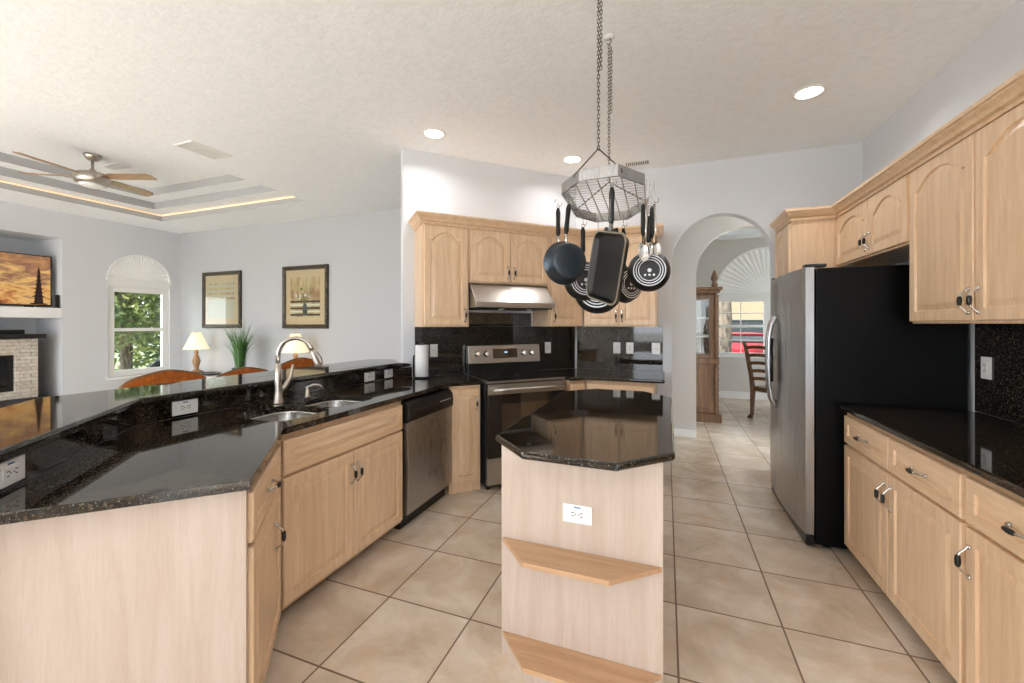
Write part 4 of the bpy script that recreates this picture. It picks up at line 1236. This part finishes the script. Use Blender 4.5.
for i in range(150):
    a = rnd.uniform(0, 2 * math.pi); L_ = rnd.uniform(0.50, 0.80); sp0 = rnd.uniform(0.02, 0.08); lean = rnd.uniform(0.04, 0.30)
    if rnd.random() < 0.2: lean += 0.16
    pts = []; w = rnd.uniform(0.004, 0.008)
    L0 = []; L1 = []
    for j in range(7):
        u = j / 6; rad = sp0 + lean * u ** 2.2; z = 0.12 + L_ * (u - 0.22 * lean * 3 * u ** 3)
        px_, py_ = rad * math.cos(a), rad * math.sin(a) * 0.8
        ww = w * (1 - u) ** 0.6 + 0.0004
        L0.append((px_ - ww * math.sin(a + 0.5), py_ + ww * math.cos(a + 0.5), z)); L1.append((px_ + ww * math.sin(a + 0.5), py_ - ww * math.cos(a + 0.5), z))
    m.loft([L0, L1], i % 4 == 0 and 1 or 0, True, False, False, closed=False)
m.build('leaves', [GREEN, mat('pale_blade', (132, 150, 128), 0.6)], pl, recalc=False)

def stool(label, x, y, rz, h=1.075):
    tt = thing('bar_stool', label, 'bar stool', (x, y, 0), rz, 'bar stools along the raised bar')
    # local: back along X, stool faces -Y
    m = M(); w = 0.25; n_ = 24; bot = []; top_ = []
    for i in range(n_ + 1):
        u = -1 + 2 * i / n_
        zt = h - 0.085 * abs(u) ** 3.2 - 0.012 * (1 - math.cos(2 * math.pi * u)) * 0.5 + (0.0)
        bot.append((u * w, h - 0.22 + 0.02 * abs(u))); top_.append((u * w, zt))
    pl_ = bot + top_[::-1]
    m.prism(pl_, 0.185, 0.215, 'xz'); m.build('backrest', ORANGE, tt, bevel=0.006)
    m = M(); m.tube([(p[0], 0.20, p[1] + 0.003) for p in top_], 0.010, 8); m.build('crest_rail', DWOOD, tt)
    m = M(); m.box(-0.22, 0.22, -0.22, 0.20, 0.70, 0.76); m.build('seat', ORANGE, tt, bevel=0.02)
    for sx_ in (-1, 1):
        m = M(); m.tube([(sx_ * 0.19, 0.20, 0.0), (sx_ * 0.20, 0.19, 0.72), (sx_ * 0.225, 0.20, h - 0.12)], 0.018, 8); m.build('leg', DWOOD, tt)
        m = M(); m.tube([(sx_ * 0.20, -0.20, 0.0), (sx_ * 0.19, -0.19, 0.72)], 0.018, 8); m.build('leg', DWOOD, tt)
    m = M(); m.tube([(-0.19, -0.19, 0.28), (0.19, -0.19, 0.28)], 0.012, 8); m.tube([(-0.19, 0.19, 0.28), (0.19, 0.19, 0.28)], 0.012, 8); m.build('stretcher', DWOOD, tt)
    return tt
s0 = stool('amber wood bar stool in front of the window, rounded back showing over the bar', -2.86, 1.73, 90, 1.08)
dup(s0, (-2.86, 2.26, 0), 90, 'amber wood bar stool showing below the grass plant').location.z = -0.035
dup(s0, (-2.86, 2.78, 0), 90, 'amber wood bar stool showing through the arch of the faucet')

# ------------------------------------------------------------------ dining room
ht = thing('china_cabinet', 'carved brown china cabinet with glass side and twisted corner posts', 'cabinet', (0.2, 6.45, 0))
L_ = 1.4; Dp = 0.47
m = M(); m.box(0.005, Dp + 0.06, -0.04, L_ + 0.04, 0, 0.12); m.box(0.005, Dp + 0.03, -0.02, L_ + 0.02, 0.82, 0.90)
m.box(0.005, Dp, 0, L_, 0.12, 0.82)
m.build('base', DWOOD, ht, bevel=0.008)
m = M(); m.box(0.08, Dp - 0.10, -0.012, 0.0, 0.20, 0.76); m.build('side_panel', DWOOD, ht, bevel=0.01)
m = M()
for (a, b_) in ((0.005, 0.05), (Dp - 0.10, Dp - 0.02)): m.box(a, b_, 0, 0.05, 0.90, 1.80); m.box(a, b_, L_ - 0.05, L_, 0.90, 1.80)
m.box(0.05, Dp - 0.10, 0, 0.05, 0.90, 0.96); m.box(0.05, Dp - 0.10, 0, 0.05, 1.74, 1.80)
m.box(0.005, 0.02, 0.05, L_ - 0.05, 0.90, 1.80)
m.build('upper_frame', DWOOD, ht, bevel=0.004)
m = M(); m.box(0.05, Dp - 0.10, 0.02, 0.026, 0.96, 1.74); m.build('side_glass', GLASS, ht)
m = M(); m.box(Dp - 0.03, Dp - 0.024, 0.05, L_ - 0.05, 0.94, 1.76); m.build('front_glass', GLASS, ht)
for z in (1.2, 1.47):
    m = M(); m.box(0.02, Dp - 0.04, 0.05, L_ - 0.05, z, z + 0.015); m.build('shelf', WHITE, ht)
m = M(); m.box(0.005, Dp, -0.0, L_, 1.80, 1.83); m.box(0.005, Dp + 0.04, -0.04, L_ + 0.04, 1.83, 1.87); m.box(0.005, Dp + 0.07, -0.07, L_ + 0.07, 1.87, 1.91)
m.build('cornice', DWOOD, ht, bevel=0.01)
for yy in (0.0, L_):
    for (za, zb_) in ((0.12, 0.82), (0.90, 1.80)):
        m = M(); rings = []
        n_ = 40
        for i in range(n_ + 1):
            z = za + (zb_ - za) * i / n_; tw = (z * 28)
            rings.append([(Dp - 0.005 + 0.030 * (1 + 0.22 * math.cos(3 * (q + tw))) * math.cos(q), yy + 0.030 * (1 + 0.22 * math.cos(3 * (q + tw))) * math.sin(q), z) for q in [2 * math.pi * j / 14 for j in range(14)]])
        m.loft(rings, 0, True); m.build('twisted_post', DWOOD, ht)
m = M(T(Dp - 0.03, 0.0, 1.91)); m.lathe([(0.035, 0), (0.045, 0.03), (0.025, 0.07), (0.05, 0.12), (0.03, 0.19), (0.008, 0.24)], 16); m.build('finial', DWOOD, ht)

def dchair(label, x, y, rz):
    tt = thing('dining_chair', label, 'chair', (x, y, 0), rz, 'carved dining chairs')
    # faces +X locally, back at -X
    for sy_ in (-1, 1):
        m = M(); m.tube([(-0.27, sy_ * 0.21, 0.0), (-0.22, sy_ * 0.21, 0.06), (-0.205, sy_ * 0.21, 0.42), (-0.235, sy_ * 0.21, 0.62), (-0.32, sy_ * 0.21, 0.98), (-0.37, sy_ * 0.21, 1.13)], [0.036, 0.026, 0.036, 0.032, 0.030, 0.024], 8); m.build('leg', DWOOD, tt)
        m = M(); m.tube([(0.25, sy_ * 0.21, 0.0), (0.23, sy_ * 0.21, 0.05), (0.205, sy_ * 0.21, 0.20), (0.225, sy_ * 0.21, 0.40)], [0.035, 0.022, 0.028, 0.036], 8); m.build('leg', DWOOD, tt)
    m = M(); m.box(-0.22, 0.25, -0.235, 0.235, 0.40, 0.47); m.build('seat', DWOOD, tt, bevel=0.015)
    for k in range(5):
        z = 0.58 + k * 0.115; xx = -0.232 - max(0, (z - 0.62)) * 0.26
        m = M(); pts = [(xx, -0.19 + 0.38 * i / 10, z + 0.018 * math.sin(math.pi * i / 10)) for i in range(11)]
        m.loft([[(p[0] - 0.010, p[1], p[2] - 0.022), (p[0] + 0.010, p[1], p[2] - 0.022), (p[0] + 0.006, p[1], p[2] + 0.026), (p[0] - 0.014, p[1], p[2] + 0.026)] for p in pts], 0, False)
        m.build('ladder_slat', DWOOD, tt)
    return tt
dchair('carved ladder-back dining chair drawn up to the table, seen past the archway', 1.50, 6.95, 38)
dtb = thing('dining_table', 'glass-topped dining table partly hidden behind the refrigerator', 'table', (2.35, 7.1, 0))
m = M(); m.box(-0.75, 0.75, -0.75, 0.75, 0.735, 0.752); m.build('tabletop', mat('table_glass', (190, 215, 215), 0.03, coat=1.0), dtb, bevel=0.004)
m = M(); m.box(-0.72, 0.72, -0.72, 0.72, 0.68, 0.733); m.build('apron', DWOOD, dtb, bevel=0.004)
for sx_ in (-0.62, 0.62):
    for sy_ in (-0.62, 0.62):
        m = M(T(sx_, sy_, 0)); m.lathe([(0.05, 0), (0.03, 0.1), (0.05, 0.35), (0.04, 0.6), (0.06, 0.68)], 12); m.build('leg', DWOOD, dtb)

# ------------------------------------------------------------------ outdoors
m = M(); m.box(-60, -9.3, -60, 60, -1.6, -1.35); struct(m, 'ground_low', LAWN)
m = M(); m.box(-9.3, 60, -60, 60, -0.30, -0.065); struct(m, 'ground', mat('driveway', (176, 172, 166), 0.9))
m = M(); m.box(-14, 8, -16, -4.0, -0.20, -0.03); struct(m, 'bounce_ground', mat('pale_bounce_ground', (220, 218, 216), 0.8))  # unseen pale ground added at the rear to bounce sun onto the ceiling
def tree(label, x, y, h, r, n, seed, mt=LEAF, leaf=0.10, z0=None, trunk_r=0.14, cat='tree'):
    tt = thing('leafy_tree', label, cat, (x, y, -0.065 if x > -9 else -1.35), 0)
    m = M(); m.tube([(0, 0, 0), (0.05, 0.03, h * 0.3), (0.0, 0.1, h * 0.8)], [trunk_r * 1.2, trunk_r, trunk_r * 0.4], 10); m.build('trunk', BARK, tt)
    rnd = random.Random(seed); m = M(); zc = (z0 if z0 is not None else h * 0.3)
    for i in range(n):
        u = rnd.uniform(-1, 1); a = rnd.uniform(0, 2 * math.pi); q = (0.55 + 0.45 * rnd.random()); s_ = math.sqrt(1 - u * u)
        cxx = r * q * s_ * math.cos(a); cyy = r * q * s_ * math.sin(a); czz = zc + (h - zc) * (0.5 + 0.5 * u * q)
        d1_ = Vector((rnd.gauss(0, 1), rnd.gauss(0, 1), rnd.gauss(0, 0.7))).normalized() * leaf
        d2_ = d1_.cross(Vector((rnd.gauss(0, 1), rnd.gauss(0, 1), rnd.gauss(0, 1)))).normalized() * leaf * 0.45
        c_ = Vector((cxx, cyy, czz))
        m.add([c_ - d1_, c_ + d2_, c_ + d1_, c_ - d2_], [(0, 1, 2, 3)], 0)
    m.build('foliage', mt, tt, recalc=False)
    return tt
tree('bushy sunlit tree filling the upper part of the family room window', -14.6, 7.2, 7.0, 2.2, 16000, 1, leaf=0.085, z0=1.9)
tree('lower green tree at one side of the family room window', -13.2, 11.6, 4.8, 1.8, 7000, 2, leaf=0.09, z0=0.4)
tree('tall tree at the back of the garden beyond the family room window', -21.5, 12.2, 9.5, 3.6, 11000, 3, leaf=0.16, z0=0.0)

def car(name, label, x, y, rz, paint, L_=4.3, hgt=1.45):
    tt = thing(name, label, 'car', (x, y, -0.065 if x > -9 else -1.35), rz)
    m = M(); W_ = 0.86
    def sec(xx, w, zb, zt): return [(xx, -w, zb), (xx, w, zb), (xx, w, zt - 0.06), (xx, w * 0.9, zt), (xx, -w * 0.9, zt), (xx, -w, zt - 0.06)]
    m.loft([sec(-L_ / 2, 0.7, 0.35, 0.75), sec(-L_ / 2 + 0.15, W_, 0.25, 0.88), sec(-0.9, W_, 0.22, 0.95), sec(0.9, W_, 0.22, 0.95), sec(L_ / 2 - 0.25, W_, 0.25, 0.82), sec(L_ / 2, 0.7, 0.35, 0.65)], 0, False)
    m.build('body', paint, tt, bevel=0.03)
    m = M()
    m.loft([[(-1.55, -0.74, 0.93), (-1.55, 0.74, 0.93), (1.15, 0.74, 0.93), (1.15, -0.74, 0.93)], [(-1.05, -0.60, hgt - 0.03), (-1.05, 0.60, hgt - 0.03), (0.45, 0.60, hgt - 0.03), (0.45, -0.60, hgt - 0.03)]], 0, False)
    m.build('windows', CARGL, tt, bevel=0.02)
    m = M(); m.box(-1.08, 0.48, -0.62, 0.62, hgt - 0.03, hgt + 0.01); m.build('roof', paint, tt, bevel=0.015)
    for sx_ in (-1.3, 1.3):
        for sy_ in (-0.86, 0.86):
            m = M(T(sx_, sy_, 0.32, rx=90)); m.lathe([(0.18, -0.1), (0.32, -0.1), (0.32, 0.1), (0.18, 0.1)], 20); m.build('wheel', TYRE, tt)
    return tt
car('parked_car', 'dark blue car parked outside the family room window', -16.8, 10.4, 60, CARB)
car('parked_car', 'red car parked outside the dining room window', 2.15, 15.4, 90, CARR, 4.0, 1.16)
car('parked_car', 'black car parked behind the red car beyond the dining room window', 3.15, 20.6, 90, CARK, 4.6, 1.62)
tree('pale-barked tree standing outside the dining room window', 1.35, 11.6, 5.5, 1.4, 900, 5, z0=2.6, trunk_r=0.16)
hs = thing('neighbour_house', 'beige neighbouring house beyond the dining room window', 'house', (4, 25, -0.065))
m = M(); m.box(-9, 9, 0, 6, 0, 5.0); m.build('wall', STUCCO, hs)
m = M(); m.prism([(-0.6, 5.0), (3, 7.0), (6.6, 5.0)], -9.5, 9.5, 'yz'); m.build('roof', mat('roof_tile', (140, 100, 80), 0.8), hs)
for q in (-7, -4.6, 5):
    m = M(); m.box(q, q + 1.2, -0.03, -0.001, 1.2, 2.6); m.build('window', CARGL, hs)
